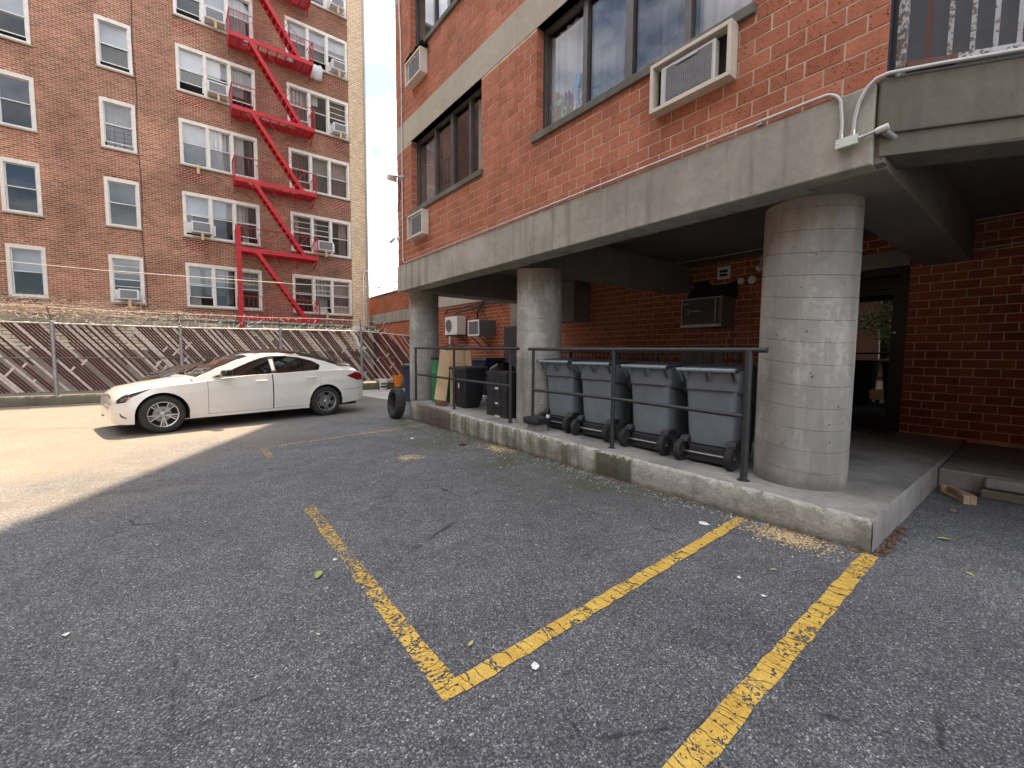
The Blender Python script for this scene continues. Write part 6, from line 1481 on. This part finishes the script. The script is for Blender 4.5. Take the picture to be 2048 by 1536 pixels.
flakes('wood_shavings', 'heap of tan wood shavings at the foot of the platform near its corner', (3.62, 1.20), (.08, .14), 1500, m_saw, .0055, 1)
flakes('wood_shavings', 'small patch of tan shavings on the asphalt', (2.38, 5.26), (.09, .07), 260, m_saw, .008, 2)
flakes('wood_shavings', 'tan shavings against the mossy kerb', (3.62, 4.98), (.09, .14), 380, m_saw, .009, 3)
rnd = random.Random(9); mb = MB()
for k in range(1500):
    y = rnd.uniform(.9, 8.6); x = 3.78 - abs(rnd.gauss(0, .55 if 4 < y < 8 else .16)); L = rnd.uniform(.003, .010); a = rnd.uniform(0, 6.28)
    if k % 6 == 0: x = rnd.uniform(-1.2, 3.7); y = rnd.uniform(2.0, 9); L *= .9
    u = Vector((math.cos(a), math.sin(a), .2)) * L; v = Vector((-math.sin(a), math.cos(a), -.15)) * L * .6; p_ = Vector((x, y, .008)); mb.quad(p_ - u - v, p_ + u - v, p_ + u + v, p_ - u + v)
o = mb.build('crumbs', m_crumb); tag(o, 'pale crumbs and chips scattered along the foot of the platform', 'debris', kind='stuff')
mb = MB()
for k in range(900):
    y = rnd.uniform(.76, 8.3); x = 3.785 - abs(rnd.gauss(0, .022)); L = rnd.uniform(.005, .014); a = rnd.uniform(0, 6.28)
    if k % 5 == 0: y = .73 - abs(rnd.gauss(0, .03)); x = rnd.uniform(3.8, 4.6)
    u = Vector((math.cos(a), math.sin(a), .3)) * L; v = Vector((-math.sin(a), math.cos(a), .3)) * L * .7; p_ = Vector((x, y, .009)); mb.quad(p_ - u - v, p_ + u - v, p_ + u + v, p_ - u + v)
o = mb.build('dark_litter', m_bwood); tag(o, 'dark rotted leaf litter in the joint between platform and asphalt', 'debris', kind='stuff')

# ------------------------------------------------------------------ street tree left of the picture (mirrored in the entrance door)
tr = thing('street_tree', 'leafy street tree standing left of the lot, seen mirrored in the entrance door', 'tree', (-8, 4.6, 0))
rnd = random.Random(6); mb = MB()
mb.tube([(-8, 4.6, 0), (-8.05, 4.62, 1.1), (-7.9, 4.65, 2.1), (-7.95, 4.6, 3.2)], [.11, .09, .075, .04], 10)
for k in range(9):
    a = k * 2.4; z = 1.7 + k * .15; mb.tube([(-7.95, 4.62, z), (-7.95 + .5 * math.cos(a), 4.62 + .5 * math.sin(a), z + .45), (-7.95 + 1.0 * math.cos(a + .2), 4.62 + 1.0 * math.sin(a + .2), z + .8)], [.04, .025, .01], 6)
mb.build('trunk', m_bark, tr, smooth=True)
mb = MB()
cl = [(-7.95 + rnd.gauss(0, .75), 4.62 + rnd.gauss(0, .75), 2.7 + rnd.gauss(0, .55)) for k in range(26)]
for k in range(3600):
    c = rnd.choice(cl); p_ = Vector((c[0] + rnd.gauss(0, .24), c[1] + rnd.gauss(0, .24), c[2] + rnd.gauss(0, .2))); u = Vector((rnd.gauss(0, 1), rnd.gauss(0, 1), rnd.gauss(0, .6))).normalized() * .055; v = u.cross(Vector((rnd.gauss(0, 1), rnd.gauss(0, 1), rnd.gauss(0, 1)))).normalized() * .03
    mb.quad(p_ - u, p_ - v, p_ + u, p_ + v)
mb.build('crown', m_fol, tr)
